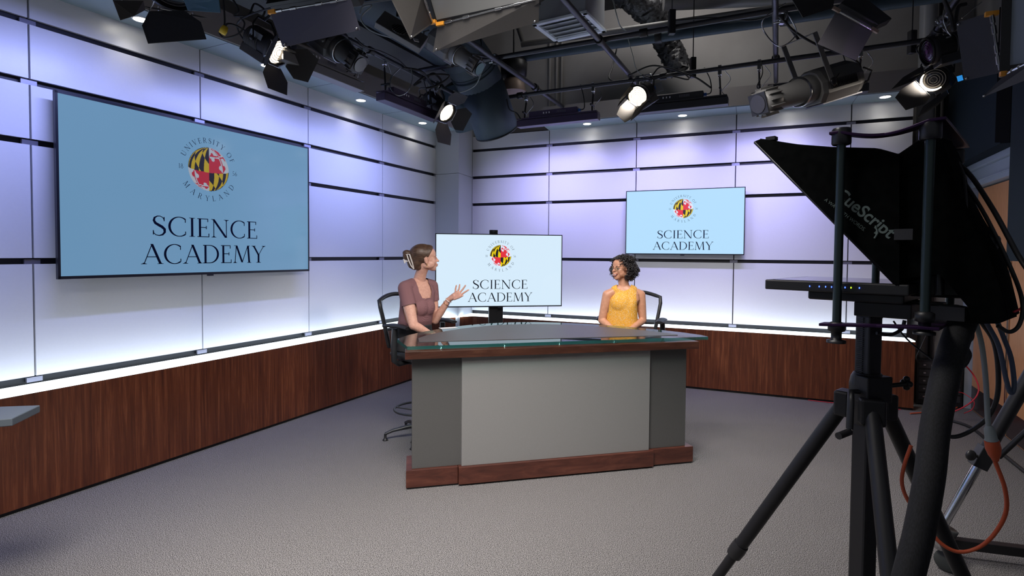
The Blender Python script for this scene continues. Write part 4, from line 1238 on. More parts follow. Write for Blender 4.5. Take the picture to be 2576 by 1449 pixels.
PA, PB = P1a, P1b
gc = Vector((math.cos(math.radians(-26)), math.sin(math.radians(-26)), 0))
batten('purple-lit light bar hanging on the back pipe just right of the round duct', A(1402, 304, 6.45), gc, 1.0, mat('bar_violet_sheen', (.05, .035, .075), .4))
batten('light bar hanging on the back pipe above the wall screen, behind the centre spotlight', A(1707, 268, 5.95), gc, 1.0)
batten('light bar hanging on the back pipe behind the long grey spotlight', A(2030, 238, 5.45), gc, 1.02)
PA, PB = LPa, LPb
batten('light bar below the left pipe, right of the lit spotlight above the big screen', A(812, 184, 4.85), GD, .95, M_grayfix)
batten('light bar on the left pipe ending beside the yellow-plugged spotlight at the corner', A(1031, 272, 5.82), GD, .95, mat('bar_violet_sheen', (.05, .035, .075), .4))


def ellipsoidal(label, tail, nose, R, pipe_pt, mt, yk=.46):
    """long profile spotlight: boxy vented body, barrel, ribbed nose"""
    tail, nose = Vector(tail), Vector(nose); d = (nose - tail); Ln = d.length; d.normalize()
    F = frame_from(d); X = F @ Vector((1, 0, 0)); Z = F @ Vector((0, 0, 1))
    r = thing('profile_spotlight', label, 'stage light', ((tail + nose) / 2)[:])
    P = lambda q: tail + d * (Ln * q)
    m = MB(); vs = []; fs = []
    prof = [(0.0, .55), (.05, .85), (.12, 1.0), (.46, 1.0), (.50, .90)]
    for (q, k) in prof:
        for (a, b) in ((-.62, -1.02), (.62, -1.02), (.95, -.55), (1.0, .1), (.72, .75), (.3, 1.0), (-.3, 1.0), (-.72, .75), (-1.0, .1), (-.95, -.55)):
            vs.append(P(q) + X * (a * R * k) + Z * (b * R * k))
    n = 10
    for i in range(len(prof) - 1):
        for k in range(n): fs.append((i * n + k, i * n + (k + 1) % n, (i + 1) * n + (k + 1) % n, (i + 1) * n + k))
    fs += [tuple(range(n - 1, -1, -1)), tuple(range((len(prof) - 1) * n, len(prof) * n))]
    m.add(vs, fs); m.build('body', mt, r, bevel=.006)
    for k in range(17):
        m = MB(); m.box(P(.16 + k * .0165) - X * (R * .985) - Z * R * .12, (.012, Ln * .007, R * .50), F @ Matrix.Rotation(.10, 3, 'Y')); m.build('vent_slot', M_black, r)
    m = MB(); m.box(P(.27) - Z * R * 1.04, (R * 1.2, Ln * .42, .01), F); bt = m.build('bottom_plate', mat('plate_violet_grey', (.22, .22, .30), .5), r)
    m = MB(); m.lathe([(0, 0), (R * .42, 0), (R * .42, .004)], P(.27) - Z * (R * 1.06), -Z, 28, smooth=False); m.build('fan_grille', M_black, bt)
    m = MB(); m.lathe([(R * .72, Ln * .47), (R * .80, Ln * .50), (R * .80, Ln * .60), (R * .70, Ln * .61), (R * .62, Ln * .86)], tail, d, 32); m.build('barrel', mt, r)
    m = MB(); m.lathe([(R * .83, Ln * .595), (R * .86, Ln * .60), (R * .86, Ln * .612), (R * .83, Ln * .617)], tail, d, 32, caps=False); m.build('barrel_band', M_steel, r)
    m = MB()
    m.lathe([(R * .60, Ln * .84), (R * .66, Ln * .86), (R * .72, Ln * .97), (R * .60, Ln * .985)], tail, d, 32)
    for k in range(14):
        a = 2 * PI * k / 14; e = X * math.cos(a) + Z * math.sin(a)
        m.box(P(.915) + e * R * .74, (.006, Ln * .12, R * .16), frame_from(d, e))
    m.build('ribbed_nose', mt, r)
    m = MB(); m.box(P(1.0), (R * 1.15, .010, R * 1.15), F); m.build('gel_frame', M_blackm, r)
    m = MB(); m.lathe([(0, 0), (R * .5, 0), (R * .5, .003)], P(1.0) + d * .008, d, 24); m.build('lens', M_lensdark, r)
    m = MB(); m.tube([P(-.02) - X * R * .5 + Z * R * .3, P(-.10) - X * R * .5, P(-.10) - X * R * .2 - Z * R * .5, P(-.02) - Z * R * .7], .008, 8); m.tube([P(-.02) + X * R * .5 + Z * R * .3, P(-.09) + X * R * .5, P(-.02) + X * R * .4 - Z * R * .7], .008, 8); m.build('rear_handle', M_blackm, r)
    pv = P(yk); top = Vector(pipe_pt)
    up = (top - pv); up = up - d * up.dot(d) * .5; upn = up.normalized()
    m = MB()
    for s in (-1, 1):
        a0 = pv + X * s * R * 1.06; b0 = pv + upn * R * 2.9 + X * s * R * 1.06
        m.box((a0 + b0) / 2, (.008, .055, (b0 - a0).length), Matrix((X, upn.cross(X).normalized() * -1, upn)).transposed())
    m.box(pv + upn * R * 2.9, (R * 2.15, .055, .008), Matrix((X, upn.cross(X).normalized() * -1, upn)).transposed())
    m.build('yoke', M_grayfix, r, bevel=.002)
    for s in (-1, 1):
        m = MB(); m.lathe([(0, 0), (.034, 0), (.036, .012), (.02, .02), (0, .02)], pv + X * s * R * 1.07, X * s, 20); m.tube([pv + X * s * (R * 1.12), pv + X * s * R * 1.12 + upn * .05 - d * .09], .006, 6); m.build('tilt_handle', M_blackm, r)
    clamp_and_stem(r, top, pv + upn * R * 2.9)
    return r


el = ellipsoidal('long grey profile spotlight hanging diagonally at the upper right, nose down to the left', A(2150, 190, 4.85), A(1908, 262, 4.45), .145, AZ(1966, 42, ZG + .05), mat('profile_grey', (.11, .108, .105), .45, .1), .42)
tp = AZ(1960, 40, ZG)
m = MB(); m.tube(spline([tp + Vector((.05, 0, .1)), tp + Vector((-.12, 0, -.02)), A(1923, 80, 4.5), A(1962, 117, 4.4), A(2003, 85, 4.4), A(1985, 40, 4.4), tp + Vector((.06, 0, .04))], 10), .005, 6); m.build('safety_cable', M_steel, el)
m = MB(); m.tube(spline([tp, A(2000, 80, 4.5), A(2060, 115, 4.6), A(2120, 135, 4.8), A(2160, 160, 4.9), A(2166, 190, 4.9)], 10), .010, 7); m.build('power_cable', M_cable, el)
ellipsoidal('dark profile spotlight nose pointing down right, under the wide central barn door', A(1085, 92, 4.95), A(1205, 172, 4.75), .105, on_pipe(P2a, P2b, A(1120, 120, 4.9)) , M_grayfix, .4)
ellipsoidal('black profile spotlight behind the purple-grey barn door, above the first light bar', A(800, 78, 4.7), A(905, 162, 4.55), .125, on_pipe(LPa, LPb, A(850, 100, 4.6)), M_dark, .4)


def soft_panel(label, P, e, u, wd, ht, face_m, leaves, depth=.10, stem=True, tabs=True):
    """flat LED panel: P lower-left corner of the face, e along, u up the face"""
    P = Vector(P); e = Vector(e).normalized(); u = Vector(u).normalized(); nf = e.cross(u)  # into the housing side is -nf
    if nf.dot(CPOS - P) < 0 and face_m is not None: nf = -nf
    r = thing('soft_panel_light', label, 'stage light', P[:], 0, 'flat soft panel lights')
    m = MB(); m.prism([(-.03, -.03), (wd + .03, -.03), (wd + .03, ht + .03), (-.03, ht + .03)], P - nf * depth, e, u, nf, depth - .012); m.build('housing', M_dark, r, bevel=.006)
    m = MB()
    for a0, a1, b0, b1 in ((-.035, wd + .035, -.035, 0), (-.035, wd + .035, ht, ht + .035), (-.035, 0, 0, ht), (wd, wd + .035, 0, ht)):
        m.prism([(a0, b0), (a1, b0), (a1, b1), (a0, b1)], P - nf * .012, e, u, nf, .02)
    m.build('face_frame', M_black, r)
    m = MB(); m.prism([(0, 0), (wd, 0), (wd, ht), (0, ht)], P - nf * .010, e, u, nf, .008); m.build('diffuser', face_m or M_diff, r)
    for pts, lm in leaves:
        m = MB(); m.quadp(pts, .003); lf = m.build('barn_door_leaf', lm, r)
        a0, b0 = Vector(pts[0]), Vector(pts[1])
        m = MB(); m.tube([a0.lerp(b0, .04), a0.lerp(b0, .96)], .006, 6)
        for q in (.12, .3, .62, .8): c_ = a0.lerp(b0, q); m.tube([c_ - (b0 - a0).normalized() * .02, c_ + (b0 - a0).normalized() * .02], .010, 6)
        m.build('hinge_rod', M_steel, lf)
        if tabs:
            m = MB(); m.box(a0 + (b0 - a0) * .03, (.05, .02, .02), Matrix.Rotation(-.4, 3, 'Z')); m.build('orange_catch', M_orange, lf)
            for q in (2, 3):
                c_ = Vector(pts[q]) * .93 + (Vector(pts[0]) + Vector(pts[1])) / 2 * .07
                m = MB(); m.lathe([(0, 0), (.007, 0), (.007, .012), (0, .012)], c_, (CPOS - c_), 8); m.build('thumb_screw', M_steel, lf)
    if stem:
        c_ = P + e * wd / 2 + u * ht / 2 - nf * depth
        m = MB(); m.tube([P - e * .05 + u * ht / 2 - nf * .04, P - e * .07 + u * ht / 2 - nf * .25, P + e * (wd + .07) + u * ht / 2 - nf * .25, P + e * (wd + .05) + u * ht / 2 - nf * .04], .012, 6, flat=.5); m.build('yoke', M_blackm, r)
        tq = P + e * wd / 2 + u * ht / 2 - nf * .25
        clamp_and_stem(r, Vector((tq.x, tq.y, max(ZG, tq.z + .1))), tq)
    return r


uF = Vector((-.435 * .55, -.9 * .55, .83)).normalized()
P6 = A(1098, 50, 3.28)
soft_panel('large soft panel light at the top centre, wide brown-black leaf hanging from its lower edge', P6, gc, uF, .62, .55, M_diff,
           [([A(1101, 62, 3.26), A(1357, -4, 2.98), A(1355, 56, 3.08), A(1089, 131, 3.36)], M_leafg),
            ([A(1088, 58, 3.27), A(1062, -14, 3.05), A(978, -14, 2.9), A(1032, 98, 3.1)], M_leafg)])
P3 = A(688, 18, 3.25)
soft_panel('soft panel light at the top left with one large purple-grey leaf toward the camera', P3 + Zv * .04, Vector((.95, -.3, 0)), Vector((.12, .45, .85)), .52, .45, None,
           [([A(679, 31, 3.16), A(882, -3, 3.01), A(906, 76, 3.08), A(711, 119, 3.22)], mat('leaf_violet_grey', (.052, .050, .075), .6))])
P19 = A(2540, 165, 2.55)
soft_panel('soft panel light at the right edge with a pale blue face and black leaves', P19, Vector((.80, -.60, 0)), Vector((-.02, -.02, 1.0)), .55, .55, M_diffb,
           [([A(2494, 30, 2.62), A(2516, 183, 2.58), A(2426, 203, 2.80), A(2405, 58, 2.85)], M_leaf),
            ([A(2530, 186, 2.56), A(2640, 130, 2.2), A(2640, 178, 2.25), A(2469, 246, 2.7)], M_leaf)], stem=False)
# small panel with barn door catching violet light
r = thing('barn_door_light', 'black fixture at the upper right whose open leaf catches a violet patch of light', 'stage light', A(2160, 40, 3.7)[:])
m = MB(); b0 = A(2101, 26, 3.6); b1 = A(2196, 79, 3.55); dl = (b1 - b0).normalized(); up_ = (A(2125, -10, 3.75) - b0).normalized()
m.quadp([b0, b1, A(2229, 64, 3.75), A(2140, -6, 3.85)], .05); m.build('housing', M_dark, r, bevel=.004)
m = MB(); m.quadp([A(2103, 30, 3.58), A(2195, 80, 3.53), A(2154, 151, 3.50), A(2057, 110, 3.55)], .003); lf = m.build('barn_door_leaf', mat('leaf_satin', (.16, .15, .17), .5), r)
m = MB(); m.tube([A(2108, 28, 3.56), A(2192, 74, 3.52)], .008, 8); m.tube([A(2118, 22, 3.6), A(2200, 66, 3.56)], .008, 8); m.build('hinge_rod', M_steel, lf)
for q, w_ in (((2104, 24), .5), ((2200, 76), .6)):
    m = MB(); m.box(A(q[0], q[1], 3.52), (.05, .015, .02), Matrix.Rotation(.5, 3, 'Y')); m.build('catch', M_tan, r)
m = MB(); m.quadp([A(1985, -14, 3.5), A(2100, -14, 3.6), A(2096, 20, 3.6), A(2020, 44, 3.5)], .003); m.build('barn_door_leaf', M_leaf, r)
clamp_and_stem(r, A(2150, -30, 3.8), A(2165, 20, 3.7))
pc = A(2150, 140, 3.5)
spot_light('violet_patch_spot', A(2118, 240, 3.30), pc, 1.0, (.62, .35, 1.0), 20, .15, .004)  # spot added in mid-air to make the violet patch; no fixture holds it

# power supply box with the round grille
r = thing('power_supply', 'flat black power supply box with a round fan grille beside the central soft panel', 'power supply', A(1010, 75, 4.0)[:])
q = [A(944, 55, 4.0), A(1057, 122, 4.0), A(1078, 92, 4.15), A(968, 26, 4.15)]
m = MB(); m.quadp(q, -.045); m.build('case', M_grayfix, r, bevel=.004)
cc = A(1006, 76, 3.99); nq = (q[1] - q[0]).cross(q[2] - q[0]).normalized(); nq = nq if nq.dot(CPOS - cc) > 0 else -nq
m = MB(); m.lathe([(0, 0), (.062, 0), (.062, .004)], cc + nq * .003, nq, 28, smooth=False); g = m.build('fan_grille', M_black, r)
for k in range(7):
    xx = (k - 3) * .016; h = math.sqrt(.06 ** 2 - xx ** 2); ax = (q[1] - q[0]).normalized(); ay = nq.cross(ax)
    m = MB(); m.tube([cc + nq * .009 + ax * xx - ay * h, cc + nq * .009 + ax * xx + ay * h], .0022, 5); m.build('grille_wire', M_grayfix, g)
m = MB(); m.box(A(1047, 101, 3.985), (.035, .003, .035), frame_from(nq)); m.build('rating_label', M_white, r)
m = MB(); m.tube([A(1000, 40, 4.1), A(1005, 10, 4.2) + Zv * .2], .01, 6); m.build('hanger', M_blackm, r)

# bell-shaped pendant fixture behind the diagonal pipe
r = thing('bell_lamp', 'tan bell-shaped lamp with a black top hanging just right of the round duct', 'lamp', A(1292, 220, 6.9)[:])
c = A(1292, 232, 6.95)
m = MB(); m.lathe([(.155, 0), (.157, .012), (.145, .09), (.12, .15), (.06, .18)], c, Zv, 32); m.build('shade', M_tan, r)
m = MB(); m.lathe([(.10, .18), (.16, .2), (.17, .36), (.14, .40), (0, .42)], c, Zv, 28); m.build('housing', M_black, r)
m = MB(); m.tube([c + Zv * .4, c + Zv * 1.3], .012, 8); m.build('hanger', M_blackm, r)

# tangles of cable on the grid
def cable(label, pts, rad, mt, group=None, cat='cable'):
    sp = spline(pts, 8); t = thing('cable', label, cat, sp[0][:], 0, group)
    m = MB(); m.tube(sp, rad, 8); m.build('sheath', mt, t); return t


def droopy(a, b, sag, seed, n=6, j=.03):
    rr = random.Random(seed); out = []
    for i in range(n + 1):
        t = i / n; p = a.lerp(b, t) - Zv * sag * 4 * t * (1 - t)
        out.append(p + Vector((rr.uniform(-j, j), rr.uniform(-j, j), rr.uniform(-j, j))))
    return out


GRP = dict(group=None)
lay = [
    ('black cable lying along the back pipe from the centre spotlight to the second clamp', [A(1580, 190, 5.9), A(1640, 165, 5.85), A(1700, 178, 5.8), A(1750, 195, 5.7), A(1790, 222, 5.65)], .009, M_cable),
    ('black looped cable above the centre spotlight on the back pipe', [A(1640, 190, 5.8), A(1665, 168, 5.8), A(1720, 185, 5.75), A(1730, 200, 5.7), A(1680, 190, 5.75), A(1645, 200, 5.8)], .008, M_cable),
    ('thin black hook-shaped cable hanging left of the centre spotlight on the back pipe', [A(1552, 120, 6.6), A(1540, 170, 6.4), A(1532, 195, 6.3), A(1550, 205, 6.2), A(1600, 200, 6.1)], .009, M_cable),
    ('thin pale cable hanging from the long grid pipe to the centre spotlight', [A(1580, 98, 5.6), A(1592, 140, 5.7), A(1600, 172, 5.8), A(1620, 195, 5.8)], .004, M_cableg),
    ('thin pale cable dropping past the vent from the ceiling', [A(1542, 0, 6.0), A(1552, 40, 6.0), A(1560, 65, 6.1), A(1575, 78, 6.1)], .006, M_cableg),
    ('grey cable looping from the left barn door to the power supply', [A(905, 35, 4.3), A(912, 18, 4.3), A(935, 15, 4.3), A(908, 45, 4.3), A(930, 75, 4.3), A(975, 92, 4.2), A(1000, 90, 4.1)], .006, M_cableg),
    ('pale cable drooping from the long pipe across the round duct', [A(1222, 148, 5.9), A(1212, 180, 5.9), A(1195, 215, 6.0), A(1160, 232, 6.1), A(1140, 228, 6.1)], .006, M_cableg),
    ('black cable bundle hanging on the left pipe near the corner spotlight', [A(1015, 170, 5.7), A(1060, 180, 5.8), A(1085, 210, 6.0), A(1095, 222, 6.1), A(1075, 200, 6.0), A(1090, 185, 6.0), A(1110, 205, 6.1), A(1085, 222, 6.1)], .012, M_cable),
    ('second black cable coil hanging below the left pipe beside the round duct', [A(1060, 205, 5.9), A(1040, 215, 5.9), A(1075, 190, 5.9), A(1130, 190, 6.0), A(1100, 215, 6.0), A(1070, 222, 5.95)], .010, M_cable),
    ('cable strung along the left pipe behind the profile spotlight', [A(893, 95, 4.9), A(920, 118, 4.95), A(960, 130, 5.2), A(1000, 150, 5.5), A(1020, 168, 5.6)], .007, M_cable),
    ('pale safety loop hanging from the left pipe over the corner light bar', [A(1006, 172, 5.6), A(985, 195, 5.55), A(982, 220, 5.5), A(1000, 240, 5.5), A(1025, 230, 5.55), A(1037, 200, 5.6), A(1034, 172, 5.6)], .005, M_steel),
    ('black cables spilling over the upper right pipe junction', [A(2375, 0, 4.2), A(2392, 40, 4.2), A(2400, 75, 4.2), A(2410, 20, 4.3), A(2430, 10, 4.3)], .014, M_cable),
    ('pale safety cable hanging at the upper right beside the black panel leaf', [A(2375, 25, 4.2), A(2373, 50, 4.2), A(2382, 75, 4.2), A(2392, 90, 4.2), A(2380, 95, 4.2)], .005, M_steel),
    ('thin pale cable slanting over the black leaf at the upper right', [A(2470, 5, 3.2), A(2445, 25, 3.2), A(2420, 46, 3.2)], .003, M_steel),
    ('grey cable running along the long grid pipe toward the right', [A(1700, 52, 5.3), A(1800, 45, 5.1), A(1900, 50, 5.0), A(1985, 20, 4.8), A(2050, 12, 4.7)], .008, M_cable),
    ('black looped cable at the left end of the back pipe below the bell lamp', [A(1275, 250, 6.6), A(1282, 275, 6.55), A(1300, 285, 6.5), A(1310, 300, 6.4)], .008, M_cable),
    ('tangled black cable above the first lit spotlight at the upper left', [A(580, -10, 4.4), A(600, 25, 4.4), A(590, 40, 4.4), A(625, 38, 4.4), A(640, 10, 4.5), A(665, 25, 4.4), A(660, 45, 4.4)], .008, M_cable),
    ('black cable hanging in a loop under the yellow plug at the upper left', [A(562, 0, 4.5), A(565, 60, 4.5), A(552, 80, 4.45), A(565, 95, 4.4), A(600, 85, 4.4), A(615, 60, 4.4), A(600, 40, 4.4)], .007, M_cable),
    ('thin black cable arcing from the vertical-looking pipe down to the left light bar clamp', [A(1915, 155, 5.4), A(1918, 185, 5.3), A(1905, 215, 5.2), A(1908, 225, 5.2)], .005, M_cable),
]
for lb, p, rd, mt_ in lay: cable(lb, p, rd, mt_)

# ================================================================== right side: column pipe, dark panels, clutter
c = Vector((4.78, 6.42, 0))
t = thing('vertical_pipe', 'grey upright pipe standing behind the right end of the panel wall', 'pipe', c[:])
m = MB(); m.tube([c + Zv * .86, c + Zv * 5.2], .086, 28); m.build('pipe', M_greypipe, t)
for z in (3.0, .92, 1.0): m = MB(); m.lathe([(.089, -.012), (.092, 0), (.089, .012)], c + Zv * z, Zv, 28, caps=False); m.build('collar', M_greypipe, t)
m = MB(); m.tube([c + Vector((.06, .02, -.0)) + Zv * 0, c + Vector((.06, .02, 0)) + Zv * .87], .05, 20); m.build('lower_pipe', M_dark, t)
c2_ = c + Vector((.22, .10, 0)); pipe('thin_pipe', c2_ + Zv * .4, c2_ + Zv * 5.2, .022, 'thin dark upright pipe just right of the grey one', M_dark)

t = thing('black_panel', 'tall black speaker panel at the upper right in front of the navy bulkhead', 'speaker', A(2540, 285, 4.4)[:])
q0 = A(2521, 358, 4.55); q1 = A(2559, 358, 4.35); m = MB(); m.quadp([q0, q1, q1 + Zv * 1.1, q0 + Zv * 1.1], .05); m.build('case', M_flat, t)
m = MB(); q = A(2519, 347, 4.5); m.box(q, (.012, .012, .065)); m.build('bracket', M_steel, t)
t = thing('navy_panel', 'dark navy hanging panel at the right edge of the photo, above the doors', 'acoustic panel', A(2590, 400, 3.9)[:])
q0 = A(2559, 656, 3.9); q1 = A(2640, 660, 3.3); m = MB(); m.quadp([q0, q1, q1 + Zv * 2.0, q0 + Zv * 2.0], .06); m.build('panel', M_navy, t)
m = MB(); m.box(A(2556, 652, 3.88), (.03, .02, .012)); m.build('latch', M_steel, t)

# equipment rack and cable clutter beyond the end of the bench
c = Vector((4.86, 6.22, 0))
t = thing('equipment_rack', 'low black equipment rack with patch panels between the bench and the doors', 'rack', c[:])
m = MB(); m.box(c + Zv * .26, (.42, .18, .50), Matrix.Rotation(math.radians(-26), 3, 'Z')); m.build('frame', M_black, t, bevel=.004)
RR = Matrix.Rotation(math.radians(-26), 3, 'Z'); fn = Vector((-.438, -.899, 0)); fx = Vector((.899, -.438, 0))
for k in range(5):
    m = MB(); m.box(c + fn * .094 + Zv * (.10 + k * .09), (.38, .006, .07), RR); pl_ = m.build('patch_panel', M_dark, t)
    for j in range(5): m = MB(); m.box(c + fn * .099 + fx * (-.14 + j * .07) + Zv * (.10 + k * .09), (.022, .006, .016), RR); m.build('socket', M_steel, pl_)
t = thing('wall_plate', 'small grey electrical box with black sockets on the wall behind the bench end', 'socket', A(2372, 915, 6.4)[:])
m = MB(); m.box(A(2375, 930, 6.35), (.09, .04, .14), RR); m.build('box', M_greypipe, t, bevel=.004)
for k in range(2): m = MB(); m.box(A(2375, 922 + k * 15, 6.32), (.04, .02, .04), RR); m.build('socket', M_black, t)
for lb, p, rd, mt_ in (
    ('red cable curving down the door jamb to the floor', [A(2425, 915, 5.6), A(2450, 945, 5.6), A(2462, 980, 5.5), A(2445, 1010, 5.5), A(2400, 1035, 5.6), A(2360, 1038, 5.7)], .007, M_cabler),
    ('thin red cable looping by the door jamb', [A(2400, 985, 5.7), A(2425, 990, 5.7), A(2450, 1010, 5.6), A(2445, 1030, 5.6), A(2425, 1040, 5.6)], .004, M_cabler),
    ('orange cable zigzagging on the floor beside the bench end', [AZ(2290, 1040, .012), AZ(2330, 1036, .012), AZ(2412, 1020, .012), AZ(2385, 1035, .012), AZ(2360, 1040, .012)], .007, M_cableo),
    ('orange cable lying along the foot of the back bench', [Q0 + RD * t_ + RN * (LDEP + .010 + o_) + Zv * .008 for t_, o_ in ((4.55, 0), (4.8, .012), (5.1, .0), (5.45, .01))], .004, M_cabler),
    ('amber patch cable hanging on the rack behind the tripod', [A(2387, 880, 5.9), A(2396, 920, 5.9), A(2393, 950, 5.9), A(2370, 970, 5.9)], .005, M_cabley),
    ('white patch cable hanging in a loop on the rack', [A(2400, 905, 5.8), A(2405, 950, 5.8), A(2396, 978, 5.8), A(2370, 978, 5.8)], .005, M_white),
    ('thick black cable on the floor running to the right edge below the doors', [AZ(2355, 1050, .015), AZ(2400, 1060, .015), AZ(2450, 1080, .015), AZ(2520, 1140, .015), AZ(2620, 1220, .015)], .014, M_cable),
    ('black cable hanging from the bench end down the wall behind', [A(2330, 842, 6.2), A(2318, 870, 6.2), A(2305, 900, 6.2), A(2312, 915, 6.2)], .008, M_cable)):
    cable(lb, p, rd, mt_)
# dark block cut off at the left edge
t = thing('equipment_case', 'dark grey corner of a flat case entering at the left edge of the photo', 'case', A(0, 1045, 2.6)[:])
m = MB(); q = [A(31, 1040, 2.62), A(31, 1033, 2.62), A(-60, 1020, 2.3), A(-60, 1056, 2.3), A(6, 1056, 2.50)]
cz = A(31, 1030, 2.6).z
m.prism([(0, 0), (-.5, -.22), (-.62, .12), (-.06, .22)], A(31, 1072, 2.5), (1, 0, 0), (0, 1, 0), Zv, .036); m.build('case_lid', mat('case_slate', (.10, .12, .14), .5), t, bevel=.004)
lg = A(31, 1072, 2.5)
m = MB(); m.tube([(lg.x - .30, lg.y - .02, 0), (lg.x - .30, lg.y - .02, lg.z)], .02, 8); m.lathe([(.14, 0), (.14, .012), (.03, .03)], (lg.x - .30, lg.y - .02, 0), Zv, 20); m.build('stand', M_blackm, t)

# ================================================================== teleprompter camera on its tripod
TC = Vector((1.241, 1.90, 0)); TA = 1.195
trip = thing('tripod', 'black camera tripod with crank column in the right foreground, one leg reaching left', 'tripod', TC[:])
m = MB(); m.box(TC + Zv * 1.285, (.058, .058, .40), Matrix.Rotation(.3, 3, 'Z')); col = m.build('crank_column', M_black, trip, bevel=.006)
m = MB()
for k in range(38): m.box(TC + Vector((-.031, -.004, 1.235 + k * .0065)), (.006, .022, .0032), Matrix.Rotation(.3, 3, 'Z'))
m.build('gear_rack', M_dark, col)
m = MB(); m.box(TC + Zv * .80, (.062, .062, .62), Matrix.Rotation(.3, 3, 'Z')); m.build('lower_column', M_black, trip, bevel=.008)
m = MB(); m.lathe([(.042, -.09), (.052, -.07), (.055, .05), (.050, .075), (.042, .09)], TC + Zv * TA, Zv, 20); m.box(TC + Zv * (TA + .04) + Vector((0, -.03, 0)), (.10, .06, .09), Matrix.Rotation(.2, 3, 'Z')); m.build('crown', M_black, trip, bevel=.004)
m = MB(); cp = TC + Vector((-.075, -.03, TA + .03)); m.tube([cp + Vector((.03, 0, 0)), cp, cp + Vector((-.012, -.02, -.03)), cp + Vector((-.02, -.03, -.12))], .013, 8, flat=.7)
m.tube([cp + Vector((-.02, -.03, -.13)), cp + Vector((-.075, -.06, -.135))], .012, 10); m.build('crank_handle', M_black, trip)
m = MB(); kp = TC + Vector((.07, -.03, TA + .05)); m.tube([kp - Vector((.02, 0, 0)), kp + Vector((.04, -.01, .01))], .008, 8)
for g in range(4): m.ell(kp + Vector((.045, 0, 0)) + Vector((0, math.cos(g * PI / 2) * .014, math.sin(g * PI / 2) * .014 + .01)), .011, n=8, m=6)
m.build('lock_knob', M_black, trip)
for k, an in enumerate((130, 250, 10)):
    a = math.radians(an); e = Vector((math.cos(a), math.sin(a), 0)); sd = Vector((-e.y, e.x, 0))
    p0 = TC + e * .07 + Zv * (TA - .03); p1 = TC + e * .70 + Zv * .02
    m = MB(); m.tube([p0, p0.lerp(p1, .62)], .026, 14); lg = m.build('leg', M_black, trip)
    m = MB(); m.tube([p0.lerp(p1, .60), p1], .020, 12); m.build('lower_tube', M_black, lg)
    m = MB(); m.lathe([(.030, -.03), (.032, 0), (.030, .035)], p0.lerp(p1, .61), (p1 - p0), 14); m.build('leg_lock', M_plastic, lg)
    m = MB(); m.box(p0 + Zv * .0, (.075, .05, .09), frame_from(e)); m.build('leg_bracket', M_black, lg, bevel=.008)
    m = MB(); m.lathe([(.012, -.02), (.024, -.01), (.026, .005), (.02, .02)], p1 + Zv * .0, Zv, 12); m.build('foot', M_plastic, lg)
    s0 = TC + Zv * .50 + e * .035; s1 = p0.lerp(p1, .90) + Zv * .0
    mid = s0.lerp(s1, .48)
    m = MB(); m.tube([s0, mid], .013, 10); m.tube([mid, s1], .009, 10); m.lathe([(.017, -.02), (.017, .02)], mid, (s1 - s0), 10); m.tube([mid - Zv * .01, mid - Zv * .035 + sd * .025], .006, 6); m.build('spreader_arm', M_blackm, trip)
    m = MB(); m.box(s1, (.06, .05, .07), frame_from(p1 - p0)); m.ell(s1 - sd * .06 + Zv * .015, (.022, .012, .022), n=10, m=6); m.tube([s1, s1 - sd * .06 + Zv * .015], .007, 6); m.build('spreader_clamp', M_plastic, lg, bevel=.006)
m = MB(); m.lathe([(.045, -.03), (.045, .03)], TC + Zv * .50, Zv, 14); m.build('spreader_hub', M_plastic, trip)

HA = Vector((-.7071, .7071, 0)); HL = Vector((.7071, .7071, 0)); HB = Vector((1.133, 1.614, 0))
def hp(s, l, z): return HB + HA * s + HL * l + Zv * z
def near(px, py, l=0.0):
    """(s, z) on the near side plane of the hood"""
    d = FW + CX * ((px - 1288) / FPX) - CY * ((py - CYP) / FPX)
    o = HB + HL * l; t = (o - CPOS).dot(HL) / d.dot(HL); q = CPOS + d * t - o
    return (q.dot(HA), q.z)


pro = thing('teleprompter', 'black teleprompter with slanted fabric hood on purple plates above the tripod', 'teleprompter', hp(.0, .2, 1.45)[:])
# hood body: side profile extruded across
HW = .43
prof = [near(2262, 722), near(1897, 356), near(1912, 350), near(1960, 358), near(2000, 364), near(2090, 371), near(2200, 374), near(2262, 392)]
prof = [(s, z) for s, z in prof]
m = MB(); m.prism(prof, HB, HA, Zv, HL, .006); m.prism(prof, HB + HL * (HW - .006), HA, Zv, HL, .006); m.build('hood_side', M_cloth, pro)
m = MB()
tp = prof[2:]
for (a0, b0), (a1, b1) in zip(tp[:-1], tp[1:]):
    for k in range(6):
        l0, l1 = HW * k / 6, HW * (k + 1) / 6; g0 = .015 * math.sin(PI * k / 6); g1 = .015 * math.sin(PI * (k + 1) / 6)
        m.add([hp(a0, l0, b0 + g0), hp(a1, l0, b1 + g0), hp(a1, l1, b1 + g1), hp(a0, l1, b0 + g1)], [(0, 1, 2, 3)], True)
m.build('hood_top', M_cloth, pro, solid=.004)
m = MB(); g0, g1 = near(2255, 716), near(1899, 358)
m.add([hp(g0[0], .01, g0[1]), hp(g1[0], .01, g1[1]), hp(g1[0], HW - .01, g1[1]), hp(g0[0], HW - .01, g0[1])], [(0, 1, 2, 3)]); m.build('beamsplitter_glass', M_glass, pro)
m = MB(); fr = [hp(g0[0], .004, g0[1]), hp(g1[0], .004, g1[1]), hp(g1[0], HW - .004, g1[1]), hp(g0[0], HW - .004, g0[1])]
m.tube(fr, .006, 6, closed=True); m.build('glass_frame', M_black, pro)
tt = near(1936, 350); m = MB(); m.box(hp(tt[0], .02, tt[1] + .004), (.03, .03, .012), frame_from(HA)); m.build('frame_latch', M_black, pro)
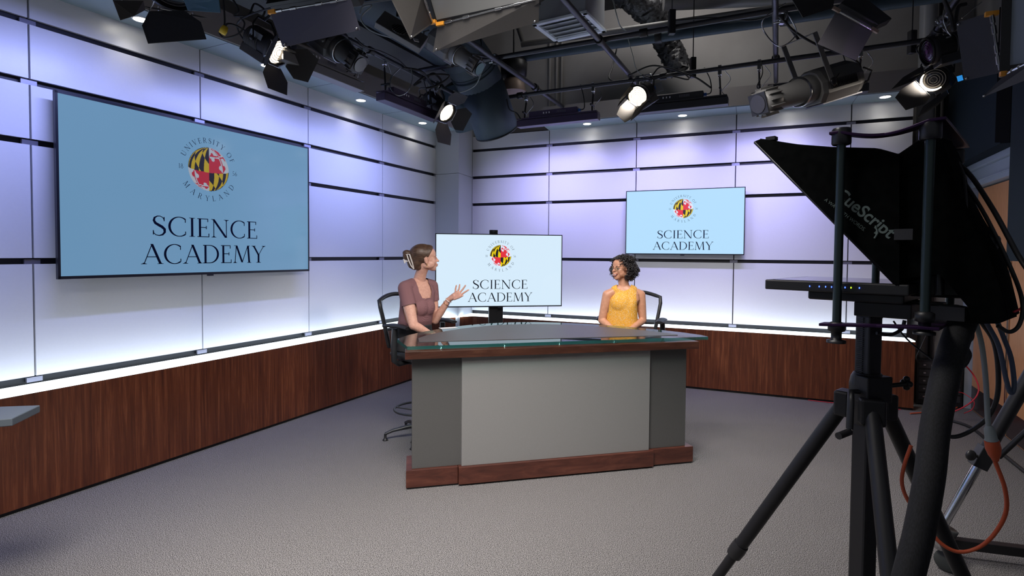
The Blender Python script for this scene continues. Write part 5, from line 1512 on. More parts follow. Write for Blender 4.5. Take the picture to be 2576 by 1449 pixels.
# rear cloth draped over the camera
cl = [(2262, 392), (2330, 350), (2372, 352), (2392, 400), (2400, 440), (2420, 500), (2452, 560), (2500, 640), (2530, 730), (2551, 806), (2530, 812), (2458, 812), (2448, 770), (2400, 725), (2368, 688), (2300, 700), (2262, 716)]
pf = [near(x, y, .04) for x, y in cl]
rr = random.Random(5)
m = MB(); n = len(pf); LY = 9
for j in range(LY + 1):
    l = .02 + (HW - .04) * j / LY; k = math.sin(PI * j / LY)
    for i, (s, z) in enumerate(pf):
        shrink = .03 * (1 - k)
        m.v.append(hp(s * (1 - .05 * (1 - k)) + rr.uniform(-.004, .004), l, z + (.02 * k if i < 9 else 0) + rr.uniform(-.003, .003)))
for j in range(LY):
    for i in range(n):
        i2 = (i + 1) % n
        if i in (10, ): continue
        m.f.append((j * n + i, j * n + i2, (j + 1) * n + i2, (j + 1) * n + i)); m.sm.append(True); m.mi.append(0)
m.f.append(tuple(range(n))); m.sm.append(False); m.mi.append(0)
m.f.append(tuple(LY * n + i for i in range(n))); m.sm.append(False); m.mi.append(0)
m.build('camera_shroud', M_cloth, pro)
# seam strip and side lettering
def hood_text(s, p0, p1, name, mt, bold=0.0):
    """flat lettering on the near side of the hood, from plane point p0 to p1"""
    c = bpy.data.curves.new('tmp', 'FONT'); c.body = s; c.size = 1.0; c.offset = bold
    o = bpy.data.objects.new('tmp', c); COL.objects.link(o)
    dg = bpy.context.evaluated_depsgraph_get(); me = bpy.data.meshes.new_from_object(o.evaluated_get(dg)); bpy.data.objects.remove(o)
    wd = max(v.co.x for v in me.vertices)
    dx, dz = p1[0] - p0[0], p1[1] - p0[1]; L_ = math.hypot(dx, dz); k = L_ / wd; ux, uz = dx / L_, dz / L_
    vs = [hp(p0[0] + (v.co.x * ux + v.co.y * uz) * k, -.0012, p0[1] + (v.co.x * uz - v.co.y * ux) * k) for v in me.vertices]
    mm = MB(); mm.add(vs, [tuple(p.vertices) for p in me.polygons]); return mm.build(name, mt, pro)
hood_text('CueScript', near(2098, 493), near(2236, 601), 'hood_lettering', M_print, .02)
hood_text('A WAY WITH WORDS.', near(2073, 504), near(2173, 582), 'hood_motto', M_print)
m = MB(); s_c, z_c = near(2207, 571); q = hp(s_c, -.0014, z_c)
for sg in (0,):
    m.tube([hp(s_c + .004, -.0016, z_c + .004), hp(s_c - .002, -.0016, z_c - .018), hp(s_c + .006, -.0016, z_c - .034)], .0028, 5)
m.build('hood_emblem', M_print, pro)
# rods
for (s, l, zt_, zb_) in ((.147, -.03, 2.075, 1.42), (-.0726, -.03, 2.06, 1.47), (.147, HW + .03, 2.05, 1.46), (-.0726, HW + .03, 2.05, 1.46)):
    rd_ = .0125
    m = MB(); m.tube([hp(s, l, zb_ + .03), hp(s, l, zt_)], rd_, 14); m.build('support_rod', M_rod, pro)
    m = MB(); m.lathe([(.024, 0), (.027, .004), (.027, .045), (.024, .05)], hp(s, l, zt_ - .045), Zv, 16); m.build('top_collar', M_blackm, pro)
    m = MB(); m.lathe([(.027, .0), (.027, .008), (.015, .010), (.015, .034), (.024, .038), (.024, .06), (.015, .065)], hp(s, l, zb_), Zv, 16); m.build('bottom_knob', M_black, pro)


def wavy_plate(name, zf, smin, smax, l0, l1, th, wob):
    m = MB(); N1, N2 = 22, 8
    pts = []
    for i in range(N1 + 1):
        s = smin + (smax - smin) * i / N1
        for j in range(N2 + 1):
            l = l0 + (l1 - l0) * j / N2
            pts.append((s, l, zf(s)))
    # side rail: narrow strip along the near side, one along the far side, cross piece at the rear
    def strip(la, lb, sa, sb):
        vs = []; fs = []
        for i in range(N1 + 1):
            s = sa + (sb - sa) * i / N1; wd = wob(i / N1)
            for (l, dz) in ((la - wd, 0), (lb + wd, 0), (lb + wd, -th), (la - wd, -th)): vs.append(hp(s, l, zf(s) + dz))
        for i in range(N1):
            for k in range(4): fs.append((i * 4 + k, i * 4 + (k + 1) % 4, (i + 1) * 4 + (k + 1) % 4, (i + 1) * 4 + k))
        fs += [(0, 1, 2, 3), tuple(N1 * 4 + k for k in (3, 2, 1, 0))]
        m.add(vs, fs, False)
    strip(-.045, -.015, smin, smax); strip(HW + .015, HW + .045, smin, smax)
    vs = []
    for s in (smin, smin + .045):
        for l in (-.04, HW + .04):
            for dz in (0, -th): vs.append(hp(s, l, zf(s) + dz))
    m.add(vs, [(0, 1, 3, 2), (4, 6, 7, 5), (0, 4, 5, 1), (2, 3, 7, 6), (0, 2, 6, 4), (1, 5, 7, 3)])
    return m.build(name, M_purple, pro, bevel=.002)
zt_f = lambda s: 2.070 - .010 * math.cos((s - .147) / .22 * 2 * PI) * 0 + (-.022 * math.sin(PI * min(max((s + .0726) / .2196, 0), 1)))
wavy_plate('top_plate', zt_f, -.11, .175, 0, HW, .009, lambda t: .012 * abs(math.cos(PI * t)))
wavy_plate('bottom_plate', lambda s: 1.495 - .06 * (s + .0726) * 1.0 if s > -.0726 else 1.495, -.11, .19, 0, HW, .009, lambda t: .012 * abs(math.cos(PI * t)))
# display lying flat
d0, d1 = .376, -.03
m = MB()
m.prism([(d0, 0), (d1, 0), (d1, HW), (d0, HW)], HB + Zv * 1.574, HA, HL, Zv, .033); dsp = m.build('script_display', M_plastic, pro, bevel=.004)
m = MB(); m.prism([(d0 - .02, .02), (d1 + .02, .02), (d1 + .02, HW - .02), (d0 - .02, HW - .02)], HB + Zv * 1.6072, HA, HL, Zv, .0008); m.build('display_glass', mat('display_glass', (.02, .02, .022), .08), dsp)
m = MB(); m.prism([(d0 - .12, 0.05), (d1 + .02, .05), (d1 + .02, HW - .05), (d0 - .17, HW - .05)], HB + Zv * 1.545, HA, HL, Zv, .03); m.build('display_back', M_plastic, dsp, bevel=.006)
for x, g in ((2037, 0), (2061, 0), (2077, 0), (2092, 0), (2126, 0), (2141, 1), (2162, 0)):
    s, z = near(x, 720 + (x - 2037) * .035); m = MB(); m.ell(hp(s, -.001, z), (.0032, .0015, .0028), frame_from(HA), 10, 6)
    m.build('button_lamp', M_ledg if g else M_ledb, dsp)
# box between display and plate, slide rail
m = MB(); a_, b_ = near(2135, 775), near(2283, 775); m.prism([(a_[0], 1.50), (b_[0], 1.50), (b_[0], 1.545), (a_[0], 1.545)], HB + HL * .06, HA, Zv, HL, .26); m.build('control_box', M_black, pro, bevel=.003)
m = MB(); m.box(hp(.06, .2, 1.543), (.06, .30, .01), frame_from(HA)); m.build('slide_rail', M_dark, pro)
# camera under the cloth
cm = thing('studio_camera', 'black studio camera mostly hidden behind the teleprompter hood and cloth', 'camera', hp(-.12, .2, 1.52)[:])
m = MB(); m.box(hp(-.10, .22, 1.66), (.13, .22, .19), frame_from(HA)); m.build('body', M_black, cm, bevel=.01)
m = MB(); m.lathe([(.055, 0), (.062, .02), (.06, .08), (.0, .08)], hp(.01, .22, 1.70), HA, 22); m.build('lens', M_plastic, cm)
m = MB(); a_ = near(2275, 590, .01); m.box(hp(a_[0], -.004, a_[1]), (.002, .045, .032), frame_from(HA)); m.build('lens_control', M_dark, cm)
m = MB(); m.box(hp(-.10, .10, 1.525), (.06, .10, .04), frame_from(HA)); m.build('base_plate', M_dark, cm)
m = MB(); q = A(2385, 780, 1.62); m.box(q, (.07, .06, .03), Matrix.Rotation(-.3, 3, 'Z')); m.build('cable_box', mat('box_green_grey', (.10, .12, .11), .5), cm, bevel=.003)
m = MB(); m.tube([A(2363, 742, 1.6), A(2364, 690, 1.6)], .012, 8); m.build('antenna', M_plastic, cm)

# the thick cable loom and loose cables of the camera
sp_ = [A(2430, 790, 1.62), A(2402, 860, 1.58), A(2375, 960, 1.53), A(2352, 1080, 1.49), A(2338, 1200, 1.45), A(2312, 1340, 1.42), A(2285, 1449, 1.40)]
z_end = sp_[-1].copy(); dirz = (sp_[-1] - sp_[-2]).normalized()
sp_.append(sp_[-1] + dirz * .4); fl = sp_[-1].copy(); fl.z = .06; fl.x -= .05; sp_.append(fl); sp_.append(fl + Vector((-.05, -.3, -.01)))
t = thing('cable_loom', 'thick black braided cable loom dropping from the teleprompter past the tripod', 'cable', fl[:])
m = MB(); m.tube(spline(sp_, 8), .035, 18); m.build('sleeve', noisy('loom_braid', (.002, .002, .003), (.009, .009, .012), 40, .8, 2, (8, 8, .4)), t)
CB = [
    ('grey cable hanging from the camera down to the orange connector', [A(2452, 800, 1.60), A(2470, 870, 1.6), A(2480, 960, 1.6), A(2484, 1040, 1.6), A(2487, 1075, 1.6)], .0068, M_cableg),
    ('orange cable looping from its connector behind the thick loom', [A(2503, 1160, 1.6), A(2528, 1230, 1.6), A(2530, 1290, 1.62), A(2500, 1345, 1.65), A(2460, 1378, 1.68), A(2410, 1388, 1.7), A(2365, 1365, 1.72), A(2330, 1320, 1.75), A(2285, 1260, 1.78), A(2269, 1215, 1.8), A(2275, 1170, 1.8), A(2292, 1120, 1.8)], .0058, M_cableo),
    ('black cable making a long loop right of the thick loom', [A(2470, 812, 1.7), A(2500, 860, 1.7), A(2511, 930, 1.7), A(2508, 1000, 1.72), A(2485, 1050, 1.75), A(2440, 1085, 1.8), A(2400, 1099, 1.82), A(2368, 1088, 1.85), A(2354, 1050, 1.85), A(2362, 1000, 1.8), A(2385, 955, 1.75), A(2402, 925, 1.7)], .007, M_cable),
    ('slate blue cable making a narrow hanging loop in front of the door', [A(2482, 812, 1.65), A(2512, 870, 1.65), A(2530, 950, 1.65), A(2540, 985, 1.65), A(2548, 985, 1.65), A(2551, 960, 1.65), A(2543, 900, 1.65), A(2525, 850, 1.65), A(2510, 812, 1.65)], .0065, M_cableb),
    ('black cable arching from the hood top to the right edge, upper one', [A(2390, 395, 1.75), A(2440, 440, 1.65), A(2500, 530, 1.55), A(2560, 640, 1.5), A(2600, 700, 1.45)], .0065, M_cable),
    ('black cable arching from the hood top past the door, lower one', [A(2385, 400, 1.8), A(2420, 450, 1.7), A(2480, 545, 1.6), A(2545, 680, 1.55), A(2572, 760, 1.5), A(2565, 815, 1.5), A(2540, 835, 1.5), A(2510, 820, 1.5)], .0055, M_cable),
    ('short black cable dropping from the hood top down the rear cloth', [A(2395, 395, 1.7), A(2420, 430, 1.65), A(2428, 480, 1.6), A(2430, 540, 1.55)], .005, M_cable),
    ('dark red cable curving at the right edge beside the cloth', [A(2550, 785, 1.5), A(2565, 778, 1.5), A(2580, 765, 1.5)], .003, M_cabler),
    ('black cable hanging in a small loop under the teleprompter plate', [A(2205, 838, 1.85), A(2240, 842, 1.85), A(2268, 828, 1.85), A(2276, 806, 1.85)], .006, M_cable),
    ('thin black cable dropping from the plate across the bench to the loom', [A(2248, 808, 1.9), A(2270, 840, 1.9), A(2300, 870, 1.85), A(2345, 905, 1.8)], .003, M_cable),
    ('coil of thin black cables tied below the camera', [A(2400, 800, 1.68), A(2420, 850, 1.66), A(2435, 900, 1.66), A(2415, 925, 1.66), A(2400, 900, 1.66), A(2395, 850, 1.66), A(2425, 870, 1.66), A(2438, 895, 1.66), A(2420, 915, 1.66), A(2405, 870, 1.66), A(2385, 830, 1.66)], .007, M_cable),
    ('small black loop of cable hanging beside the coil under the camera', [A(2430, 810, 1.7), A(2445, 830, 1.7), A(2446, 850, 1.7), A(2434, 860, 1.7), A(2425, 845, 1.7), A(2432, 822, 1.7)], .0045, M_cable),
]
for lb, p, rd_, mt_ in CB: cable(lb, p, rd_, mt_)
t = thing('cable_connector', 'orange-red and grey inline cable connector hanging in front of the stand leg', 'connector', A(2497, 1115, 1.6)[:])
d_ = A(2505, 1160, 1.6) - A(2487, 1070, 1.6)
m = MB(); m.lathe([(.007, 0), (.013, .010), (.015, .04), (.017, .045)], A(2487, 1070, 1.6), d_, 14); m.build('socket_half', M_cableg, t)
m = MB(); m.lathe([(.018, 0), (.019, .025), (.015, .045), (.010, .055), (.008, .062)], A(2487, 1070, 1.6) + d_.normalized() * .046, d_, 14); m.build('plug_half', M_cableo, t)

# ---- second stand on a dolly, right edge
sock = Vector((2.44, 3.05, 0)); topc = Vector((2.98, 2.86, 1.56))
t = thing('dolly_stand', 'black camera stand with chrome lower leg on a wheeled dolly at the right edge', 'tripod', sock[:])
l0 = sock + Zv * .17
m = MB(); m.tube([l0.lerp(topc, .30), topc], .034, 14); lg = m.build('leg', M_black, t)
m = MB(); m.tube([l0, l0.lerp(topc, .34)], .023, 16); m.build('chrome_tube', M_chrome, lg)
q = l0.lerp(topc, .30); fd = frame_from(topc - l0)
m = MB(); m.box(q, (.075, .12, .07), fd); m.ell(q + Vector((-.09, -.03, .02)), (.03, .016, .03), n=10, m=6); m.tube([q, q + Vector((-.09, -.03, .02))], .009, 8); m.build('clamp', M_plastic, lg, bevel=.008)
m = MB(); m.lathe([(.03, -.02), (.055, .0), (.06, .05), (.05, .055), (.03, .05)], sock + Zv * .12, Vector((.3, -.1, 1)), 20); m.lathe([(.04, 0), (.045, .05), (.03, .07)], sock + Zv * .07, Zv, 16); m.build('leg_socket', mat('dark_grey_cast', (.07, .075, .075), .45, .3), t)
bb = AZ(2640, 1392, .09)
m = MB(); bd = (bb - sock); bd.z = 0; bl = bd.length; bd.normalize(); m.box(sock + bd * bl / 2 + Zv * .085, (.055, bl, .05), frame_from(bd)); m.build('dolly_bar', M_black, t, bevel=.004)
cs = Vector((AZ(2368, 1435, 0).x, AZ(2368, 1435, 0).y, 0))
m = MB(); m.lathe([(.050, 0), (.056, .01), (.05, .02), (.035, .07), (.0, .07)], cs + Zv * .19, -Zv, 20); m.box((cs + sock) / 2 + Zv * .125, (.05, (cs - sock).length, .03), frame_from(sock - cs)); cst = m.build('caster_housing', M_chrome, t)
m = MB(); m.lathe([(0, -.015), (.05, -.015), (.058, -.008), (.058, .008), (.05, .015), (0, .015)], cs + Vector((.02, -.01, .058)), Vector((.8, .5, 0)), 22); m.build('caster_wheel', mat('rubber_grey', (.04, .045, .045), .7), cst)
for fx_, fy_ in ((3.70, 3.35), (2.95, 2.20)):
    f_ = Vector((fx_, fy_, 0)); m = MB(); m.tube([f_ + Zv * .17, topc], [.023, .034], 14); lg2 = m.build('leg', M_black, t)
    m = MB(); m.lathe([(.05, 0), (.056, .05), (.03, .07)], f_ + Zv * .10, Zv, 16); m.build('leg_socket', M_dark, lg2)
    m = MB(); m.lathe([(0, -.015), (.055, -.015), (.055, .015), (0, .015)], f_ + Vector((.03, 0, .056)), Vector((.8, .5, 0)), 18); m.build('caster_wheel', M_dark, lg2)
    hub_ = Vector((3.0, 2.86, 0)); v_ = f_ - hub_; m = MB(); m.box(hub_ + v_ / 2 + Zv * .085, (.05, v_.length, .05), frame_from(v_)); m.build('dolly_bar', M_black, t)
m = MB(); m.lathe([(.07, 0), (.09, .02), (.09, .12), (.05, .16)], topc - Zv * .04, Zv, 18); m.build('hub', M_black, t)
m = MB(); m.tube([A(2512, 1150, 2.95), A(2600, 1068, 2.85)], .014, 8); m.build('brace', M_black, t)

# ================================================================== people
def ring_loft(mb, rings, n=28, e=2.4):
    """rings: (centre, lateral dir, front dir, half width, half depth)"""
    vs = []; fs = []
    for (c, lx, fx, hw, hd) in rings:
        for k in range(n):
            a = 2 * PI * k / n; ca, sa = math.cos(a), math.sin(a)
            q = (abs(ca) ** e + abs(sa) ** e) ** (-1 / e)
            vs.append(Vector(c) + Vector(lx) * (ca * q * hw) + Vector(fx) * (sa * q * hd))
    m = len(rings)
    for i in range(m - 1):
        for k in range(n): fs.append((i * n + k, i * n + (k + 1) % n, (i + 1) * n + (k + 1) % n, (i + 1) * n + k))
    fs += [tuple(range(n - 1, -1, -1)), tuple((m - 1) * n + k for k in range(n))]
    mb.add(vs, fs, True)


def limb(mb, pts, rs, n=16):
    mb.tube(pts, rs, n)
    for p, r in zip(pts, rs): mb.ell(p, r, n=14, m=9)


def head_shape(mb, H, k=1.0):
    """skull, face, ears and neck root; H maps head space (face +Y, chin height z=0) to the world"""
    R = H.to_3x3()
    def e(c, r): mb.ell(H @ Vector(c), r, R, 20, 14)
    e((0, -.014, .136), (.071, .094, .084))
    e((0, .034, .146), (.060, .052, .056))
    e((0, .036, .100), (.058, .050, .060))
    e((0, .040, .058), (.049, .047, .046))
    e((0, .060, .026), (.031, .029, .024))          # chin
    e((0, .076, .016), (.017, .015, .014))
    e((0, .050, .040), (.042, .036, .034))
    for s in (-1, 1):
        e((s * .032, .056, .082), (.026, .028, .028))   # cheek
        e((s * .040, .040, .060), (.022, .034, .034))
        e((s * .022, .079, .127), (.024, .010, .008))   # brow
        e((s * .044, .010, .045), (.018, .036, .022))   # jaw corner
        e((s * .071, -.004, .092), (.007, .017, .028))  # ear
        e((s * .073, -.008, .104), (.009, .016, .014))
        e((s * .071, .002, .074), (.007, .010, .012))
        e((s * .0098, .094, .086), (.0066, .010, .0066))
    mb.tube([H @ Vector((0, .082, .124)), H @ Vector((0, .095, .106)), H @ Vector((0, .107, .090))], [.0085, .0085, .0092], 12)
    e((0, .108, .0885), (.0092, .0110, .0085))
    e((0, .084, .066), (.024, .014, .012))
    e((0, .0945, .0585), (.023, .0110, .0070))
    e((0, .0935, .0470), (.020, .0105, .0070))
    e((0, .080, .034), (.022, .012, .010))


def face_parts(r, H, lips_m, hair_m, smile=0.0, gaze=0.0, lid=M_skin1, dy=0.0):
    R = H.to_3x3()
    for s in (-1, 1):
        m = MB(); m.ell(H @ Vector((s * .0305, .0770 + dy, .1090)), (.0140, .0092, .0064), R, 16, 10); ey = m.build('eye', M_eye, r)
        m = MB(); m.ell(H @ Vector((s * .0305 + gaze, .0838 + dy, .1082)), (.0058, .0030, .0056), R, 14, 8); m.build('iris', M_iris, ey)
        m = MB(); m.ell(H @ Vector((s * .0305, .0770 + dy, .1128)), (.0148, .0100, .0056), R, 16, 10); m.build('eyelid', lid, ey)
        m = MB(); m.tube([H @ Vector((s * (.0305 - .0135), .0830 + dy, .1090)), H @ Vector((s * .0305, .0868 + dy, .1118)), H @ Vector((s * (.0305 + .0150), .0785 + dy, .1090))], .0011, 6); m.build('lashes', hair_m, ey)
        m = MB(); m.tube([H @ Vector((s * .012, .0905 + dy * .6, .1290)), H @ Vector((s * .028, .0895 + dy * .6, .1335)), H @ Vector((s * .047, .0750 + dy * .6, .1290))], [.0020, .0030, .0015], 6); m.build('eyebrow', hair_m, r)
    if smile:
        m = MB(); m.tube([H @ Vector((-.031, .083, .0625)), H @ Vector((-.016, .1000, .0570)), H @ Vector((0, .1045, .0545)), H @ Vector((.016, .1000, .0570)), H @ Vector((.031, .083, .0625))], [.0015, .0032, .0034, .0032, .0015], 8); m.build('upper_lip', lips_m, r)
        m = MB(); m.tube([H @ Vector((-.030, .083, .0610)), H @ Vector((-.016, .0990, .0430)), H @ Vector((0, .1035, .0415)), H @ Vector((.016, .0990, .0430)), H @ Vector((.030, .083, .0610))], [.0015, .0042, .0048, .0042, .0015], 8); m.build('lower_lip', lips_m, r)
        m = MB(); m.ell(H @ Vector((0, .0965, .0505)), (.0225, .0100, .0062), R, 16, 8); m.build('teeth', M_teeth, r)
    else:
        m = MB(); m.tube([H @ Vector((-.021, .0945, .0530)), H @ Vector((-.009, .1052, .0600)), H @ Vector((0, .1060, .0590)), H @ Vector((.009, .1052, .0600)), H @ Vector((.021, .0945, .0530))], [.0010, .0024, .0026, .0024, .0010], 8); m.build('upper_lip', lips_m, r)
        m = MB(); m.tube([H @ Vector((-.019, .0940, .0515)), H @ Vector((0, .1040, .0465)), H @ Vector((.019, .0940, .0515))], [.0010, .0034, .0010], 8); m.build('lower_lip', lips_m, r)


def hand(mb, wrist, palm, fingers, thumb, w=.034):
    """palm block and five separately posed fingers (lists of points)"""
    kn = [f[0] for f in fingers]
    for q in kn: mb.tube([wrist, wrist.lerp(q, .5), q], [.023, .020, .0125], 12)
    mb.ell(palm, .026, n=12, m=8); mb.ell(wrist, .023, n=12, m=8)
    for f in fingers:
        k = len(f); mb.tube(f, [.0098 - .0024 * i / (k - 1) for i in range(k)], 10)
        for i, p in enumerate(f): mb.ell(p, .0099 - .0024 * i / (k - 1), n=10, m=7)
    mb.tube(thumb, [.0125, .0108, .0085], 10)
    for i, p in enumerate(thumb): mb.ell(p, (.0125, .0108, .0086)[i], n=10, m=7)


def head_matrix(O, f, up=Vector((0, 0, 1)), tilt=0.0, scale=1.0):
    F = frame_from(f, up)
    return Matrix.Translation(O) @ (F.to_4x4() @ Matrix.Rotation(tilt, 4, 'Y')) @ Matrix.Scale(scale, 4)


# ---------------- the woman in mauve, seated left
def woman_mauve():
    r = thing('person', 'woman in a short-sleeved mauve ribbed top, seated left of the desk, gesturing with one hand', 'person', (-.86, 4.92, .84))
    ft = Vector((.80, -.60, 0)); lt = Vector((.60, .80, 0))      # torso front, her left
    fd = Vector((.955, .27, -.02)).normalized()
    tip = A(1105.5, 656.5, 4.86)
    sc = 1.03
    H = head_matrix(Vector((0, 0, 0)), fd, scale=sc)
    off = H.to_3x3() @ Vector((0, .119, .089)); O = tip - off
    H = head_matrix(O, fd, scale=sc)
    nb = A(1053, 706, 4.88)
    sR = A(1019, 725, 4.72); sL = A(1086, 721, 4.99)
    cN = (sR + sL) / 2
    ch = A(1050, 762, 4.86); wa = A(1045, 806, 4.87); hip = A(1040, 838, 4.92); hip.z = .93
    eR = A(1040, 818, 4.66); wR = A(1076, 836, 4.72); pR = A(1088, 839, 4.74)
    eL = A(1094, 806, 4.98); wL = A(1130, 753, 4.90); pL = A(1143, 744, 4.88)
    up = [
        (hip - Zv * .10, lt, ft, .165, .12), (hip, lt, ft, .172, .128), (wa + Zv * .0, lt, ft, .146, .112),
        (ch - Zv * .02, lt, ft, .150, .112), (ch + Zv * .05, lt, ft, .152, .108), (cN - Zv * .045, lt, ft, .160, .085),
        (cN + Zv * .012, lt, ft, .140, .066), (cN.lerp(nb, .55) + Zv * .012, lt, ft, .098, .056), (nb + Zv * .0, lt, ft, .062, .052)]
    b = MB()
    ring_loft(b, up)
    for s in (-1, 1): b.ell(ch + ft * .052 + lt * s * .045 - Zv * .032, (.080, .078, .080), n=16, m=10)
    for q in (sR, sL): limb(b, [nb - Zv * .012, nb.lerp(q, .5) - Zv * .004, q + Zv * .004], [.046, .046, .050])
    neck_top = H @ Vector((0, -.012, .055))
    limb(b, [nb - Zv * .02, nb.lerp(neck_top, .5), neck_top], [.056, .050, .052])
    head_shape(b, H)
    limb(b, [sR, sR.lerp(eR, .5), eR], [.053, .052, .041]); limb(b, [eR, eR.lerp(wR, .4), wR], [.040, .038, .026])
    limb(b, [sL, sL.lerp(eL, .5), eL], [.050, .046, .038]); limb(b, [eL, eL.lerp(wL, .35), wL], [.038, .036, .024])
    # raised left hand: fingers spread, palm up
    Y = 4.87
    fg = [[A(1146, 737, Y + .02), A(1146, 727, Y + .02), A(1148, 718, Y + .02)],
          [A(1151, 735, Y), A(1155, 726, Y), A(1156.5, 716, Y)],
          [A(1156, 737, Y - .01), A(1164, 728, Y - .01), A(1171, 718, Y - .01)],
          [A(1159, 742, Y - .03), A(1169, 735, Y - .03), A(1179, 729, Y - .03)]]
    th = [A(1143, 752, Y - .03), A(1155, 748, Y - .05), A(1164, 743.5, Y - .06)]
    hand(b, wL, pL, fg, th)
    # right hand resting in the lap
    fw = (pR - wR).normalized(); dn = Vector((0, 0, -1)); sd = fw.cross(dn).normalized()
    fg = []
    for i, s in enumerate((-.028, -.01, .01, .028)):
        k0 = pR + fw * .03 + sd * s; fg.append([k0, k0 + fw * .035 + dn * .004, k0 + fw * .058 + dn * .022, k0 + fw * .062 + dn * .038])
    hand(b, wR, pR, fg, [wR + sd * -.025 + fw * .02, wR + sd * -.04 + fw * .05, wR + sd * -.035 + fw * .075])
    # legs
    hj = hip - Zv * .03; fl = Vector((.87, -.49, 0))
    for s in (-1, 1):
        h0 = hj + lt * s * .085; kn = h0 + fl * .36 + Zv * -.01; an = kn + fl * .03 - Zv * .44
        an.z = max(an.z, .33)
        limb(b, [h0, h0.lerp(kn, .5), kn], [.085, .073, .055]); limb(b, [kn, kn.lerp(an, .4), an], [.055, .052, .035])
        limb(b, [an - Zv * .03, an + fl * .10 - Zv * .055], [.032, .028])
    body = b.build('body', M_skin1, r, remesh=.0044, smooth_it=6)
    face_parts(r, H, M_lips1, M_hair1, gaze=.001, dy=-.0055)
    for s in (-1, 1):
        m = MB(); m.tube([H @ Vector((s * .0775, .006 + q[0], .092 + q[1])) for q in spline([(-.004 - .002, -.026, 0), (-.014, -.014, 0), (-.022, .006, 0), (-.020, .022, 0), (-.008, .028, 0), (.004, .020, 0), (.004, .008, 0)], 4)], .0032, 8); m.build('ear_rim', M_skin1, r)
    # top
    t = MB()
    inf = .011
    ring_loft(t, [(c, l, f_, hw + inf, hd + inf) for (c, l, f_, hw, hd) in [(hip + Zv * .06, lt, ft, .156, .118)] + up[2:8]])
    for s in (-1, 1): t.ell(ch + ft * .054 + lt * s * .040 - Zv * .034, (.092, .088, .092), n=16, m=10)
    for q in (sR, sL): limb(t, [nb - Zv * .012, nb.lerp(q, .5) - Zv * .004, q + Zv * .004], [.057, .057, .060])
    sleeveR = sR.lerp(eR, .50); sleeveL = sL.lerp(eL, .42)
    limb(t, [sR, sR.lerp(sleeveR, .5), sR.lerp(eR, .66)], [.063, .064, .062]); limb(t, [sL, sL.lerp(sleeveL, .5), sL.lerp(eL, .6)], [.060, .059, .055])
    def keep(p):
        d = p - cN; u_ = d.dot(lt); v_ = d.dot(ft); z = p.z
        # arm openings
        for s0, e0, q in ((sR, eR, .47), (sL, eL, .42)):
            ax = (e0 - s0); L_ = ax.length; ax = ax.normalized(); t_ = (p - s0).dot(ax)
            rad = ((p - s0) - ax * t_).length
            if t_ > q * L_ and rad < .085 and (p - ch).dot(lt) * (1 if s0 is sL else -1) > .125: return False
        if z < wa.z - .055: return False
        # square-round neckline, low at the front
        w_ = .076 - .004 * max(0, min(1, (z - cN.z) / .04))
        zn = cN.z - .092
        if v_ > -.01 and abs(u_) < w_ and z > zn + max(0, (abs(u_) - .050)) * 2.2: return False
        if v_ <= -.01 and abs(u_) < w_ and z > cN.z + .052: return False
        if (p - nb).length < .088 and z > nb.z - .035: return False
        return True
    t.build('ribbed_top', M_shirt1, r, remesh=.006, smooth_it=8, keep=keep)
    # trousers
    t = MB()
    ring_loft(t, [(hip - Zv * .11, lt, ft, .175, .13), (hip, lt, ft, .184, .14), (wa - Zv * .035, lt, ft, .152, .120)])
    for s in (-1, 1):
        h0 = hj + lt * s * .085; kn = h0 + fl * .36 + Zv * -.01; an = kn + fl * .03 - Zv * .44
        limb(t, [h0, h0.lerp(kn, .5), kn], [.097, .086, .068]); limb(t, [kn, kn.lerp(an, .5), an], [.068, .064, .056])
    t.build('trousers', M_trouser, r, remesh=.009, smooth_it=4)
    for s in (-1, 1):
        h0 = hj + lt * s * .085; kn = h0 + fl * .36 + Zv * -.01; an = kn + fl * .03 - Zv * .44
        t = MB(); limb(t, [an - Zv * .045, an + fl * .07 - Zv * .062, an + fl * .13 - Zv * .07], [.042, .036, .030]); t.build('shoe', M_shoe, r, remesh=.007, smooth_it=2)
    # hair: smooth, pulled back, twisted up behind with a pale claw clip
    R = H.to_3x3(); h = MB()
    h.ell(H @ Vector((0, -.030, .142)), (.079, .112, .090), R, 24, 16)
    h.ell(H @ Vector((0, .018, .156)), (.070, .068, .070), R, 24, 16)
    h.ell(H @ Vector((0, -.072, .085)), (.058, .052, .072), R, 20, 12)
    h.ell(H @ Vector((0, -.055, .038)), (.040, .038, .035), R, 20, 12)
    h.ell(H @ Vector((0, -.120, .085)), (.036, .036, .066), R, 20, 12)
    h.ell(H @ Vector((0, -.160, .150)), (.030, .034, .026), R, 16, 10)
    h.ell(H @ Vector((0, -.168, .125)), (.024, .024, .034), R, 16, 10)
    h.ell(H @ Vector((0, -.090, .045)), (.034, .040, .038), R, 16, 10)
    Hi = H.inverted()
    def keeph(p):
        q = Hi @ p
        if q.z > .203: return q.y < .056
        lim = .006 + max(0, (q.z - .105)) * .52
        if q.z < .105: lim = .012 - (.105 - q.z) * .55
        if q.y > lim: return False
        if abs(q.x) > .055 and -.022 < q.y < .016 and .058 < q.z < .112: return False
        return True
    hair = h.build('hair', M_hair1, r, remesh=.005, smooth_it=3, keep=keeph, solid=.002)
    m = MB(); m.tube([H @ Vector((.062, .004, .075)), H @ Vector((.060, .006, .050)), H @ Vector((.052, .0, .028))], [.003, .003, .001], 5); m.build('loose_strand', M_hair1, hair)
    m = MB()
